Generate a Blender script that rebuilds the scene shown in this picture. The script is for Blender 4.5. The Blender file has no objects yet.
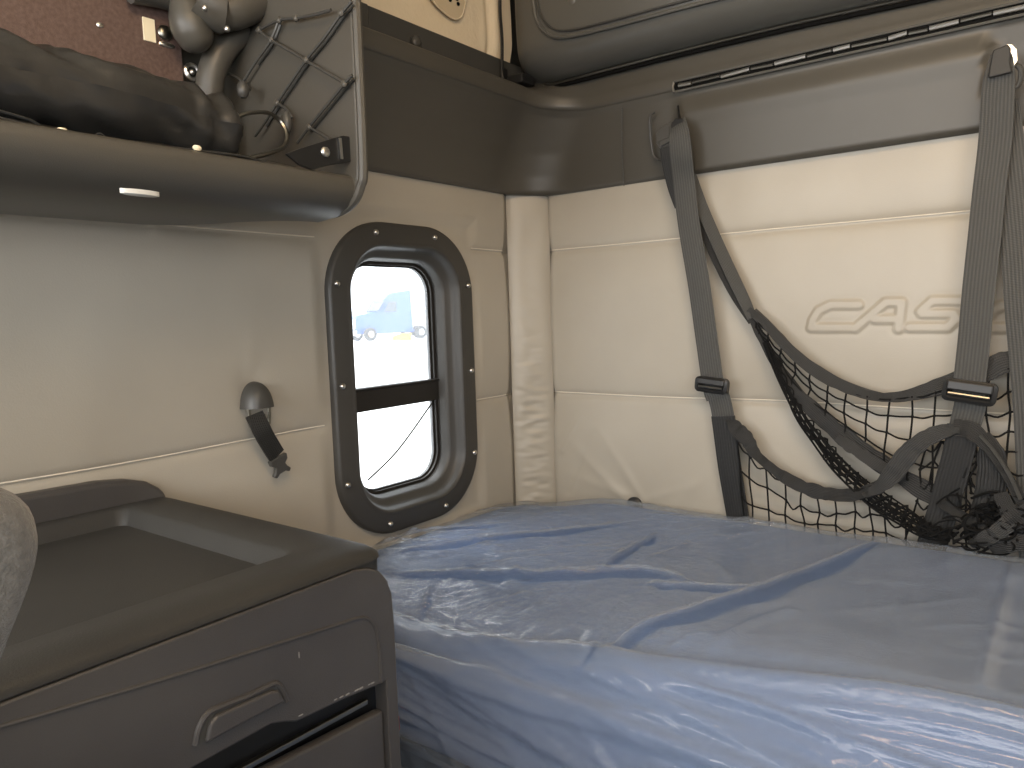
import bpy, math, random
from mathutils import Vector, noise
random.seed(7)
C = bpy.context.scene.collection
ZO = 1.22          # the whole sleeper cab is laid out around eye height and lifted onto its floor at the end
V = Vector
PI = math.pi

# ------------------------------------------------------------------ camera frame (from the vanishing points)
F = 745.5
def _n(a): return a.normalized()
_Y = _n(V((1082-512, 384-295, -F)))
_X = -_n(V((-469-512, 384-346, -F)))
_X = _n(_X - _Y*_X.dot(_Y))
_Z = _X.cross(_Y)
CAM = V((1.1754, -1.6182, 0.0))
def P(u, v, ax, val):
    """the point seen at (u, v) on the physical plane axis=val"""
    c = V((u-512, 384-v, -F)); w = V((c.dot(_X), c.dot(_Y), c.dot(_Z)))
    t = (val-CAM[ax])/w[ax]
    return CAM + w*t
def PY(pts):       # list of (u, v, y)
    return [P(u, v, 1, y) for u, v, y in pts]

# ------------------------------------------------------------------ materials
def nmat(name, col, rough=.5, metal=0, spec=.5, bump=0, bscale=60, col2=None, cscale=4, detail=4, bdist=.002, coat=0, sheen=0, stretch=None, emis=None):
    m = bpy.data.materials.new(name); m.use_nodes = True
    nt = m.node_tree; N = nt.nodes; L = nt.links
    b = N['Principled BSDF']
    b.inputs['Base Color'].default_value = (*col, 1)
    b.inputs['Roughness'].default_value = rough
    b.inputs['Metallic'].default_value = metal
    b.inputs['Specular IOR Level'].default_value = spec
    b.inputs['Coat Weight'].default_value = coat
    b.inputs['Sheen Weight'].default_value = sheen
    tc = N.new('ShaderNodeTexCoord'); mp = N.new('ShaderNodeMapping')
    L.new(tc.outputs['Object'], mp.inputs['Vector'])
    if stretch: mp.inputs['Scale'].default_value = stretch
    if col2:
        n = N.new('ShaderNodeTexNoise'); n.inputs['Scale'].default_value = cscale; n.inputs['Detail'].default_value = detail
        L.new(mp.outputs['Vector'], n.inputs['Vector'])
        r = N.new('ShaderNodeValToRGB'); r.color_ramp.elements[0].color = (*col, 1); r.color_ramp.elements[1].color = (*col2, 1)
        r.color_ramp.elements[0].position = .3; r.color_ramp.elements[1].position = .7
        L.new(n.outputs['Fac'], r.inputs['Fac']); L.new(r.outputs['Color'], b.inputs['Base Color'])
    if bump:
        n = N.new('ShaderNodeTexNoise'); n.inputs['Scale'].default_value = bscale; n.inputs['Detail'].default_value = detail
        L.new(mp.outputs['Vector'], n.inputs['Vector'])
        bp = N.new('ShaderNodeBump'); bp.inputs['Strength'].default_value = bump; bp.inputs['Distance'].default_value = bdist
        L.new(n.outputs['Fac'], bp.inputs['Height']); L.new(bp.outputs['Normal'], b.inputs['Normal'])
    if emis:
        b.inputs['Emission Color'].default_value = (*emis[0], 1); b.inputs['Emission Strength'].default_value = emis[1]
    return m

VINYL = nmat('grey_beige_vinyl', (.345,.315,.262), .42, spec=.45, bump=.35, bscale=420, col2=(.39,.358,.30), cscale=3, bdist=.0006)
SEAM = nmat('seam_thread', (.66,.60,.50), .7)
TRIM = nmat('charcoal_plastic', (.060,.055,.045), .42, spec=.45, bump=.5, bscale=900, bdist=.0004, col2=(.067,.062,.052), cscale=5)
TRIMD = nmat('dark_plastic', (.045,.044,.040), .42, spec=.45, bump=.4, bscale=800, bdist=.0004, col2=(.052,.05,.045), cscale=6)
CABM = nmat('cabinet_plastic', (.046,.043,.042), .40, spec=.45, bump=.6, bscale=700, bdist=.0005, col2=(.060,.056,.053), cscale=9)
TRAYM = nmat('cabinet_tray', (.030,.029,.027), .55, spec=.25, bump=.6, bscale=500, bdist=.0005, col2=(.036,.035,.032), cscale=7)
BLACK = nmat('black_plastic', (.012,.012,.012), .4, spec=.4)
VOID = nmat('dark_gap', (.004,.004,.004), .8, spec=.1)
BEZEL = nmat('window_bezel_plastic', (.040,.038,.034), .48, spec=.5, bump=.4, bscale=700, bdist=.0003)
RUBBER = nmat('black_rubber', (.02,.018,.016), .5, spec=.3)
STEEL = nmat('bright_steel', (.62,.60,.56), .28, metal=1)
DSTEEL = nmat('dark_steel', (.25,.24,.21), .3, metal=1)
BROWN = nmat('brown_speckled_metal', (.10,.062,.050), .42, metal=.25, spec=.6, bump=.8, bscale=900, bdist=.0006, col2=(.15,.10,.085), cscale=160)
CREAM = nmat('cream_label', (.8,.72,.52), .5)
WHITEL = nmat('pale_label', (.55,.55,.52), .4)
BAG = nmat('black_vinyl_bag', (.026,.025,.023), .30, spec=.55, bump=.3, bscale=60, bdist=.003)
BEIGE = nmat('beige_padded_vinyl', (.66,.56,.40), .55, spec=.3, bump=.5, bscale=70, bdist=.002, col2=(.72,.61,.44), cscale=5)
OVER = nmat('overhead_grey_plastic', (.085,.083,.074), .36, spec=.5, bump=.4, bscale=600, bdist=.0004, col2=(.092,.090,.080), cscale=5)
MATT = nmat('blue_mattress_fabric', (.085,.14,.275), .8, spec=.2, bump=.5, bscale=300, bdist=.001, col2=(.10,.16,.31), cscale=6)
SEATM = nmat('seat_fabric', (.085,.082,.076), .95, spec=.1, bump=1, bscale=500, bdist=.001, col2=(.125,.12,.11), cscale=200, sheen=.3)
CARPET = nmat('floor_mat', (.05,.05,.05), .9, bump=1, bscale=300)
LINER = nmat('roof_liner', (.52,.47,.38), .8, bump=.5, bscale=300)
CORD = nmat('black_net_cord', (.009,.009,.009), .8, spec=.1, bump=.4, bscale=900, bdist=.0004)
def webbing(name, c1, c2):
    m = bpy.data.materials.new(name); m.use_nodes = True
    nt = m.node_tree; N = nt.nodes; L = nt.links; b = N['Principled BSDF']
    b.inputs['Roughness'].default_value = .55; b.inputs['Specular IOR Level'].default_value = .45
    uv = N.new('ShaderNodeUVMap'); uv.uv_map = 'UVMap'
    sx = N.new('ShaderNodeSeparateXYZ'); L.new(uv.outputs['UV'], sx.inputs['Vector'])
    w = N.new('ShaderNodeMath'); w.operation = 'MULTIPLY'; w.inputs[1].default_value = 2*PI*9; L.new(sx.outputs['X'], w.inputs[0])
    s = N.new('ShaderNodeMath'); s.operation = 'SINE'; L.new(w.outputs[0], s.inputs[0])
    w2 = N.new('ShaderNodeMath'); w2.operation = 'MULTIPLY'; w2.inputs[1].default_value = 2*PI*350; L.new(sx.outputs['Y'], w2.inputs[0])
    s2 = N.new('ShaderNodeMath'); s2.operation = 'SINE'; L.new(w2.outputs[0], s2.inputs[0])
    ad = N.new('ShaderNodeMath'); ad.operation = 'MULTIPLY_ADD'; ad.inputs[1].default_value = .4; L.new(s2.outputs[0], ad.inputs[0]); L.new(s.outputs[0], ad.inputs[2])
    bp = N.new('ShaderNodeBump'); bp.inputs['Strength'].default_value = .5; bp.inputs['Distance'].default_value = .0008
    L.new(ad.outputs[0], bp.inputs['Height']); L.new(bp.outputs['Normal'], b.inputs['Normal'])
    r = N.new('ShaderNodeValToRGB'); r.color_ramp.elements[0].color = (*c1,1); r.color_ramp.elements[1].color = (*c2,1)
    mr = N.new('ShaderNodeMath'); mr.operation = 'MULTIPLY_ADD'; mr.inputs[1].default_value = .5; mr.inputs[2].default_value = .5
    L.new(s.outputs[0], mr.inputs[0]); L.new(mr.outputs[0], r.inputs['Fac']); L.new(r.outputs['Color'], b.inputs['Base Color'])
    return m
WEB = webbing('grey_black_webbing', (.036,.036,.033), (.066,.065,.059))
WEBM = webbing('charcoal_webbing', (.016,.016,.016), (.034,.034,.032))
WEBD = webbing('black_webbing', (.007,.007,.007), (.016,.016,.015))

def plastic_film():
    m = bpy.data.materials.new('clear_plastic_film'); m.use_nodes = True
    nt = m.node_tree; N = nt.nodes; L = nt.links; N.remove(N['Principled BSDF']); out = N['Material Output']
    tr = N.new('ShaderNodeBsdfTransparent'); tr.inputs['Color'].default_value = (.93,.95,.97,1)
    pr = N.new('ShaderNodeBsdfPrincipled'); pr.inputs['Base Color'].default_value = (.44,.495,.58,1)
    pr.inputs['Roughness'].default_value = .09; pr.inputs['Specular IOR Level'].default_value = 1.0; pr.inputs['Coat Weight'].default_value = .5; pr.inputs['Coat Roughness'].default_value = .12
    tc = N.new('ShaderNodeTexCoord')
    mp = N.new('ShaderNodeMapping'); mp.inputs['Rotation'].default_value = (0,0,.9); mp.inputs['Scale'].default_value = (1,4.5,1.4)
    L.new(tc.outputs['Object'], mp.inputs['Vector'])
    n1 = N.new('ShaderNodeTexNoise'); n1.inputs['Scale'].default_value = 26; n1.inputs['Detail'].default_value = 5; n1.inputs['Distortion'].default_value = 1.1
    L.new(mp.outputs['Vector'], n1.inputs['Vector'])
    rd = N.new('ShaderNodeMath'); rd.operation = 'SUBTRACT'; rd.inputs[1].default_value = .5; L.new(n1.outputs['Fac'], rd.inputs[0])
    ab = N.new('ShaderNodeMath'); ab.operation = 'ABSOLUTE'; L.new(rd.outputs[0], ab.inputs[0])
    pw = N.new('ShaderNodeMath'); pw.operation = 'POWER'; pw.inputs[1].default_value = .55; L.new(ab.outputs[0], pw.inputs[0])
    # crinkles are strongest towards the window end and along the front, the far right lies smooth
    sx = N.new('ShaderNodeSeparateXYZ'); L.new(tc.outputs['Object'], sx.inputs['Vector'])
    mr = N.new('ShaderNodeMapRange'); mr.inputs['From Min'].default_value = -.65; mr.inputs['From Max'].default_value = .1
    mr.inputs['To Min'].default_value = .95; mr.inputs['To Max'].default_value = .12; L.new(sx.outputs['X'], mr.inputs['Value'])
    my = N.new('ShaderNodeMapRange'); my.inputs['From Min'].default_value = -.36; my.inputs['From Max'].default_value = -.26; my.inputs['To Min'].default_value = .22; my.inputs['To Max'].default_value = 1
    L.new(sx.outputs['Y'], my.inputs['Value']); mm = N.new('ShaderNodeMath'); mm.operation = 'MULTIPLY'; L.new(mr.outputs['Result'], mm.inputs[0]); L.new(my.outputs['Result'], mm.inputs[1])
    bp = N.new('ShaderNodeBump'); bp.invert = True; bp.inputs['Distance'].default_value = .010
    L.new(mm.outputs[0], bp.inputs['Strength']); L.new(pw.outputs[0], bp.inputs['Height']); L.new(bp.outputs['Normal'], pr.inputs['Normal'])
    lw = N.new('ShaderNodeLayerWeight'); lw.inputs['Blend'].default_value = .35; L.new(bp.outputs['Normal'], lw.inputs['Normal'])
    m2 = N.new('ShaderNodeMapRange'); m2.inputs['To Min'].default_value = .20; m2.inputs['To Max'].default_value = .66; L.new(lw.outputs['Facing'], m2.inputs['Value'])
    ca = N.new('ShaderNodeAttribute'); ca.attribute_name = 'fold_shade'  # painted fold shade: thins the milky share to bare the blue
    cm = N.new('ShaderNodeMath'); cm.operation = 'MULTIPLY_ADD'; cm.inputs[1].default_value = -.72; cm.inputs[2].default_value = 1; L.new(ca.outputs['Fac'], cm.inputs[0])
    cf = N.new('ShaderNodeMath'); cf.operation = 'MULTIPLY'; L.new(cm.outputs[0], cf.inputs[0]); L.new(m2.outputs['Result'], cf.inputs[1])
    mx = N.new('ShaderNodeMixShader'); L.new(cf.outputs[0], mx.inputs['Fac']); L.new(tr.outputs[0], mx.inputs[1]); L.new(pr.outputs[0], mx.inputs[2])
    L.new(mx.outputs[0], out.inputs['Surface'])
    return m
FILM = plastic_film()
def window_glass():
    m = bpy.data.materials.new('hazy_window_glass'); m.use_nodes = True
    nt = m.node_tree; N = nt.nodes; L = nt.links; N.remove(N['Principled BSDF']); out = N['Material Output']
    tr = N.new('ShaderNodeBsdfTransparent'); gl = N.new('ShaderNodeBsdfGlossy'); gl.inputs['Roughness'].default_value = .02
    tl = N.new('ShaderNodeBsdfTranslucent'); tl.inputs['Color'].default_value = (.9,.92,.95,1)
    a = N.new('ShaderNodeMixShader'); a.inputs['Fac'].default_value = .08; L.new(tr.outputs[0], a.inputs[1]); L.new(tl.outputs[0], a.inputs[2])
    b = N.new('ShaderNodeMixShader'); b.inputs['Fac'].default_value = .06; L.new(a.outputs[0], b.inputs[1]); L.new(gl.outputs[0], b.inputs[2])
    L.new(b.outputs[0], out.inputs['Surface']); return m
GLASS = window_glass()

# ------------------------------------------------------------------ mesh building
class M:
    def __init__(s): s.v = []; s.f = []; s.uv = {}
    def add(s, vs, fs):
        o = len(s.v); s.v += [V(x) for x in vs]; s.f += [tuple(i+o for i in f) for f in fs]; return o
    def box(s, a, b):
        x0,y0,z0 = a; x1,y1,z1 = b
        s.add([(x0,y0,z0),(x1,y0,z0),(x1,y1,z0),(x0,y1,z0),(x0,y0,z1),(x1,y0,z1),(x1,y1,z1),(x0,y1,z1)],
              [(0,3,2,1),(4,5,6,7),(0,1,5,4),(1,2,6,5),(2,3,7,6),(3,0,4,7)]); return s
    def tube(s, pts, r, seg=6, caps=True, closed=False):
        pts = [V(p) for p in pts]; n = len(pts); rr = r if isinstance(r, (list, tuple)) else [r]*n
        o = len(s.v); nrm = None
        for i, p in enumerate(pts):
            t = (pts[min(i+1,n-1)]-pts[max(i-1,0)])
            t = t.normalized() if t.length > 1e-9 else V((0,0,1))
            if nrm is None:
                nrm = t.cross(V((0,0,1)));
                if nrm.length < .1: nrm = t.cross(V((1,0,0)))
            nrm = (nrm - t*nrm.dot(t)).normalized(); b = t.cross(nrm)
            for k in range(seg):
                a = 2*PI*k/seg; s.v.append(p + (nrm*math.cos(a)+b*math.sin(a))*rr[i])
        for i in range(n-1):
            for k in range(seg):
                s.f.append((o+i*seg+k, o+i*seg+(k+1)%seg, o+(i+1)*seg+(k+1)%seg, o+(i+1)*seg+k))
        if caps:
            s.f.append(tuple(o+k for k in range(seg))[::-1]); s.f.append(tuple(o+(n-1)*seg+k for k in range(seg)))
        return s
    def grid(s, fn, nu, nv, flip=False):
        o = len(s.v)
        for i in range(nu+1):
            for j in range(nv+1): s.v.append(V(fn(i/nu, j/nv)))
        for i in range(nu):
            for j in range(nv):
                a = o+i*(nv+1)+j; q = (a, a+nv+1, a+nv+2, a+1); s.f.append(q[::-1] if flip else q)
        return s
    def loft(s, rings, cap0=False, cap1=False):
        n = len(rings[0]); o = len(s.v)
        for r in rings: s.v += [V(p) for p in r]
        for i in range(len(rings)-1):
            for k in range(n): s.f.append((o+i*n+k, o+i*n+(k+1)%n, o+(i+1)*n+(k+1)%n, o+(i+1)*n+k))
        if cap0: s.f.append(tuple(o+k for k in range(n))[::-1])
        if cap1: s.f.append(tuple(o+(len(rings)-1)*n+k for k in range(n)))
        return s
    def prism(s, poly, d):
        poly = [V(p) for p in poly]; d = V(d); return s.loft([poly, [p+d for p in poly]], True, True)
    def ball(s, c, r, n=8, m=5, sq=(1,1,1)):
        c = V(c); rings = []
        for i in range(1, m):
            a = PI*i/m; rings.append([c+V((math.sin(a)*math.cos(2*PI*k/n)*r*sq[0], math.sin(a)*math.sin(2*PI*k/n)*r*sq[1], math.cos(a)*r*sq[2])) for k in range(n)])
        return s.loft(rings, True, True)
    def ribbon(s, pts, w, th=.0016, nrm=(0,-1,0), tw=0, nw=4, curl=0):
        """flat webbing along pts; w, tw may be per point (tw = twist in radians)"""
        pts = [V(p) for p in pts]; n = len(pts); nrm = V(nrm)
        W = w if isinstance(w, (list, tuple)) else [w]*n
        T = tw if isinstance(tw, (list, tuple)) else [tw]*n
        o = len(s.v); acc = 0; m = nw+1
        for i, p in enumerate(pts):
            t = (pts[min(i+1,n-1)]-pts[max(i-1,0)]).normalized()
            a = t.cross(nrm).normalized(); nn = a.cross(t)
            ww = a*math.cos(T[i])+nn*math.sin(T[i]); n2 = -a*math.sin(T[i])+nn*math.cos(T[i])
            if i: acc += (pts[i]-pts[i-1]).length
            for side in (1, -1):
                for k in range(m):
                    f = k/nw-.5; c = curl*(1-4*f*f)
                    s.v.append(p+ww*W[i]*f+n2*(side*th/2+c)); s.uv[len(s.v)-1] = (k/nw, acc)
        R = 2*m
        for i in range(n-1):
            for k in range(R):
                k2 = (k+1) % R
                if k < m-1: q = (k, k+1)
                elif k == m-1: q = (m-1, R-1)
                elif k < R-1: q = (k+1-0, k) if False else (k+1, k)
                else: q = (m, 0)
                a, b = q if k < m-1 or k == m-1 or k == R-1 else q
                s.f.append((o+i*R+a, o+i*R+b, o+(i+1)*R+b, o+(i+1)*R+a))
        e = o+(n-1)*R
        for k in range(m-1):
            s.f.append((o+k, o+m+k, o+m+k+1, o+k+1)); s.f.append((e+k, e+k+1, e+m+k+1, e+m+k))
        return s
    def build(s, name, mat, parent=None, smooth=True, bev=0, sub=0, ang=40, seg=2):
        me = bpy.data.meshes.new(name); off = parent_loc(parent)
        me.from_pydata([tuple(p-off) for p in s.v], [], s.f); me.update()
        import bmesh
        bm = bmesh.new(); bm.from_mesh(me)
        if not s.uv: bmesh.ops.recalc_face_normals(bm, faces=bm.faces)
        bm.to_mesh(me); bm.free()
        if s.uv:
            uvl = me.uv_layers.new(name='UVMap')
            for lp in me.loops: uvl.data[lp.index].uv = s.uv.get(lp.vertex_index, (0,0))
        o = bpy.data.objects.new(name, me); C.objects.link(o); me.materials.append(mat)
        if parent is not None: o.parent = parent
        if smooth:
            for p in me.polygons: p.use_smooth = True
            if ang < 180:
                md = None
                try: me.set_sharp_from_angle(angle=math.radians(ang))
                except Exception: pass
        if bev:
            b = o.modifiers.new('bevel', 'BEVEL'); b.width = bev; b.segments = seg; b.limit_method = 'ANGLE'; b.angle_limit = math.radians(35)
            b.harden_normals = False
        if sub:
            b = o.modifiers.new('sub', 'SUBSURF'); b.levels = sub; b.render_levels = sub
        return o
def parent_loc(p):
    o = V((0,0,0))
    while p is not None: o += V(p.location); p = p.parent
    return o
def thing(name, label, cat, loc, group=None):
    o = bpy.data.objects.new(name, None); C.objects.link(o); o.location = loc; o.empty_display_size = .05
    o['label'] = label; o['category'] = cat
    if group: o['group'] = group
    return o
def tag(o, label, cat, group=None):
    o['label'] = label; o['category'] = cat
    if group: o['group'] = group
    return o
def struct(o, label=None, cat='structure'):
    o['kind'] = 'structure'
    if label: o['label'] = label; o['category'] = cat
    return o
def spl(pts, n=8):
    """Catmull-Rom through points (vectors of any length)"""
    isv = isinstance(pts[0], Vector)
    pts = [list(p) for p in pts]; out = []; K = len(pts)
    for i in range(K-1):
        p0 = pts[max(i-1,0)]; p1 = pts[i]; p2 = pts[i+1]; p3 = pts[min(i+2,K-1)]
        for k in range(n):
            t = k/n; out.append([.5*((2*b)+(-a+c)*t+(2*a-5*b+4*c-d)*t*t+(-a+3*b-3*c+d)*t**3) for a,b,c,d in zip(p0,p1,p2,p3)])
    out.append(list(pts[-1])); return [V(p) for p in out] if isv else out
def sm(a, b, x):
    t = max(0, min(1, (x-a)/(b-a))); return t*t*(3-2*t)
def segd(px, py, a, b):
    ax, ay = a; bx, by = b; dx, dy = bx-ax, by-ay; L2 = dx*dx+dy*dy
    t = max(0, min(1, ((px-ax)*dx+(py-ay)*dy)/L2)) if L2 else 0
    return math.hypot(px-ax-t*dx, py-ay-t*dy), t
def nz(x, y, z=0): return noise.noise(V((x, y, z)))
def bar(m, a, b, w, h, up=(0,0,1)):
    """a rectangular bar from a to b"""
    a = V(a); b = V(b); t = (b-a).normalized(); s_ = t.cross(V(up)).normalized(); u_ = s_.cross(t)
    m.prism([a+s_*w/2+u_*h/2, a-s_*w/2+u_*h/2, a-s_*w/2-u_*h/2, a+s_*w/2-u_*h/2], b-a); return m

# ================================================================== THE CAB SHELL
SEAMZ = (.157, -.212)
def puff(z, along, seed):
    """quilted vinyl: rows between stitched seams swell, the seams pinch in"""
    d = 0.0
    zu = SEAMZ[0]+.004*nz(along*2, seed); zl = SEAMZ[1]+.005*nz(along*2.3, seed+5)
    for zs in (zu, zl):
        a = abs(z-zs); d -= .0055*math.exp(-(a/.006)**1.3)
    for (a, b) in ((-.62, zl), (zl, zu), (zu, .40)):
        if a <= z <= b:
            t = (z-a)/(b-a); d += .008*(1-abs(2*t-1)**3)
    d += .0030*nz(along*3.1, z*3.3, seed) + .0014*nz(along*9, z*8, seed+3)
    return d

# ---- left wall: x = 0
CR_L = [((-.853,-.09),(-.84,.02),.0009,.012), ((-.84,-.13),(-.71,-.19),.0025,.010), ((-.85,-.15),(-.72,-.215),-.002,.008),
        ((-1.0,.155),(-.93,.19),.003,.01), ((-.955,.155),(-.99,.10),-.001,.012)]
WC = (-.4575, -.131)   # window centre (y, z)
def rr_in(y, z, hw, hh, r):
    dy = max(abs(y-WC[0])-(hw-r), 0); dz = max(abs(z-WC[1])-(hh-r), 0); return math.hypot(dy, dz) < r
def left_fn(y, z):
    d = puff(z, y, 1.0)
    for a, b, h, w in CR_L:
        q, t = segd(y, z, a, b); d += h*math.exp(-(q/w)**2)*(1-t)**.8
    q = math.hypot(y+.853, z+.11); d -= .004*math.exp(-(q/.03)**2)
    # tucks into the corner post
    d -= .014*sm(-.105, -.075, y)
    # smooth where the window flange clamps it
    k = sm(.04, 0, max(abs(y-WC[0])-.215, abs(z-WC[1])-.33, 0)); d = d*(1-k)+(-.001)*k
    return (d, y, z)
m = M(); NY, NZ = 300, 250
y0, y1, z0, z1 = -1.75, -.055, -.80, .345
o = 0
for i in range(NY+1):
    for j in range(NZ+1):
        m.v.append(V(left_fn(y0+(y1-y0)*i/NY, z0+(z1-z0)*j/NZ)))
for i in range(NY):
    for j in range(NZ):
        yc = y0+(y1-y0)*(i+.5)/NY; zc = z0+(z1-z0)*(j+.5)/NZ
        if rr_in(yc, zc, .175, .29, .12): continue
        a = i*(NZ+1)+j; m.f.append((a, a+NZ+1, a+NZ+2, a+1))
wl = struct(m.build('wall_left', VINYL, ang=180))
# outer skin of the cab on that side, with a hole for the window
def rrect(hw, hh, r, x, n=10, c=WC):
    out = []
    for (sy, sz, a0) in ((1,1,0),(-1,1,PI/2),(-1,-1,PI),(1,-1,3*PI/2)):
        for k in range(n+1):
            a = a0+PI/2*k/n; out.append(V((x, c[0]+sy*(hw-r)+r*math.cos(a), c[1]+sz*(hh-r)+r*math.sin(a))))
    return out
def skin():
    inner = rrect(.165, .285, .10, -.075); n = len(inner); outer = []
    for p in inner:
        dy = p.y-WC[0]; dz = p.z-WC[1]; k = max(abs(dy)/.5, abs(dz)/.75); outer.append(V((-.075, WC[0]+dy/k, WC[1]+dz/k)))
    m = M(); m.loft([inner, outer]); return m
sk = skin(); sk.box((-.08,-1.75,-1.22),(-.07,-.95,.95)); sk.box((-.08,0.05,-1.22),(-.07,.04,.95)); sk.box((-.08,-.96,.60),(-.07,.05,.95)); sk.box((-.08,-.96,-1.22),(-.07,.05,-.85))
sk.build('outer_skin', TRIMD, wl, smooth=False)
m = M(); m.box((-.07,-1.75,-1.22),(.004,-.02,-.78)); m.build('lower_panel', TRIMD, wl, smooth=False)
# stitched seam lines
for zs, sd in ((SEAMZ[0], 0), (SEAMZ[1], 5)):
    for (ya, yb) in ((-1.74,-.69),(-.225,-.085)):
        pts = []
        for k in range(60):
            y = ya+(yb-ya)*k/59; z = zs+(.004*nz(y*2,1.0) if sd == 0 else .005*nz(y*2.3,6.0)); pts.append((left_fn(y, z+.0035)[0]+.0006, y, z+.0035))
        m = M(); m.tube(pts, .0013, 5); m.build('seam', SEAM, wl)

# ---- back wall: y = 0, with the embossed word
def Lz(zx, zy):
    p = P(780+zx/4.197, 240+zy/4.197, 1, -.004); return (p.x, p.z)
def Cst(dx):
    return [Lz(a+dx, b) for a, b in ((332,272),(215,272),(165,296),(140,335),(133,368),(300,368))]
STROKES = [Cst(0), [Lz(*q) for q in ((318,370),(445,262),(512,262),(500,372))], [Lz(400,332), Lz(500,332)],
           [Lz(*q) for q in ((772,256),(640,256),(592,300),(600,309),(728,309),(742,330),(705,366),(545,366))],
           Cst(728), [Lz(1062,366), Lz(1190,256), Lz(1258,256), Lz(1246,366)], [Lz(1146,328), Lz(1246,328)]]
LB = (.68, 1.30, -.12, .07)
def emboss(x, z):
    if not (LB[0] < x < LB[1] and LB[2] < z < LB[3]): return 0
    q = min(min(segd(x, z, st[i], st[i+1])[0] for i in range(len(st)-1)) for st in STROKES)
    return .0036*(1-sm(.0058, .0120, q)) - .0006*math.exp(-((q-.0140)/.004)**2)
CR_B = [((.32,-.50),(.12,-.33),.004,.014), ((.36,-.50),(.20,-.28),.0035,.012), ((.12,-.47),(.20,-.30),-.004,.014), ((.30,-.46),(.10,-.42),.003,.014), ((.33,-.47),(.50,-.40),.003,.012),
        ((.10,-.36),(.17,-.25),.003,.010), ((.45,-.02),(.52,.10),.002,.03), ((.40,-.49),(.52,-.36),.0025,.015)]
def back_fn(x, z):
    d = puff(z, x, 9.0)
    for a, b, h, w in CR_B:
        q, t = segd(x, z, a, b); d += h*math.exp(-(q/w)**2)*(1-t)**.6
    q = math.hypot(x-.32, z+.485); d -= .006*math.exp(-(q/.03)**2)
    d -= .014*sm(.085, .06, x)
    return (x, -(d+emboss(x, z)), z)
xs = []; x = .045
while x < 2.15: xs.append(x); x += .0026 if LB[0] < x < 1.13 else (.006 if x < LB[0] else .014)
zs_ = []; z = -.80
while z < .345: zs_.append(z); z += .0026 if LB[2] < z < LB[3] else .005
m = M()
for x in xs:
    for z in zs_: m.v.append(V(back_fn(x, z)))
nzc = len(zs_)
for i in range(len(xs)-1):
    for j in range(nzc-1):
        a = i*nzc+j; m.f.append((a, a+nzc, a+nzc+1, a+1))
wb = struct(m.build('wall_back', VINYL, ang=180))
m = M(); m.box((-.08,.04,-1.22),(2.2,.06,.95)); m.build('outer_skin', TRIMD, wb, smooth=False)
m = M(); m.box((-.07,-.002,-1.22),(2.16,.04,-.78)); m.build('lower_panel', TRIMD, wb, smooth=False)
for zs, sd in ((SEAMZ[0], 0), (SEAMZ[1], 5)):
    pts = []
    for k in range(150):
        x = .068+2.05*k/149; z = zs+(.004*nz(x*2,9.0) if sd == 0 else .005*nz(x*2.3,14.0)); q = back_fn(x, z+.0035); pts.append((q[0], q[1]-.0006, z+.0035))
    m = M(); m.tube(pts, .0013, 5); m.build('seam', SEAM, wb)
# small dark plug just above the bed
m = M(); c = P(635, 503, 1, -.008)
for_r = [(.020,0),(.020,.006),(.014,.011),(.006,.013)]
m.loft([[V((c.x+r*math.cos(2*PI*k/20), c.y-h, c.z-.004+r*math.sin(2*PI*k/20))) for k in range(20)] for r, h in for_r], False, True)
m.build('wall_plug', BLACK, wb)

# ---- padded post in the corner
def post(s, t):
    z = -.80+1.125*t
    a = V((-.002,-.079)) ; b = V((.074,.002)); p = a+(b-a)*s
    nrm_ = V((1,-1)).normalized()
    bulge = .008*(1-(2*s-1)**4)
    wr = .0045*nz(s*2.0, z*48, 2)*sm(.15,-.25,z)+.0034*nz(s*3, z*85, 7)*sm(.15,-.3,z)+.0025*nz(s*2, z*9, 3)
    for zz in (-.20, -.33):
        wr -= .0012*math.exp(-((z-zz-.01*s)/.008)**2)
    p = p+nrm_*(bulge+wr*math.sin(PI*min(max(s,0),1)))
    return (p.x, p.y, z)
m = M(); m.grid(post, 26, 260); struct(m.build('trim_1', VINYL, ang=180))

# ---- floor, ceiling, right wall
m = M(); m.box((-.08,-2.9,-1.26),(2.25,.06,-1.22)); struct(m.build('floor', CARPET, smooth=False))
m = M(); m.box((-.08,-2.9,.95),(2.25,.06,.99)); struct(m.build('ceiling', LINER, smooth=False))
m = M(); m.box((2.16,-1.8,-1.22),(2.22,.06,.95)); struct(m.build('wall_right', VINYL, smooth=False))
m = M(); m.box((2.16,-2.9,-1.22),(2.2,-1.8,-.25)); m.box((2.16,-2.9,.60),(2.2,-1.8,.95)); struct(m.build('door_2', TRIM, smooth=False))
m = M(); m.box((-.08,-2.94,-1.22),(2.22,-2.88,-.15)); m.box((-.08,-2.94,.62),(2.22,-2.88,.95)); m.box((1.95,-2.94,-.15),(2.22,-2.88,.62)); struct(m.build('wall_front', TRIMD, smooth=False))
m = M(); m.box((-.08,-2.9,-1.22),(-.04,-1.75,-.15)); m.box((-.08,-2.9,.60),(-.04,-1.75,.95)); m.box((-.08,-1.95,-.15),(-.04,-1.75,.60)); struct(m.build('door_1', TRIMD, smooth=False))

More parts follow.
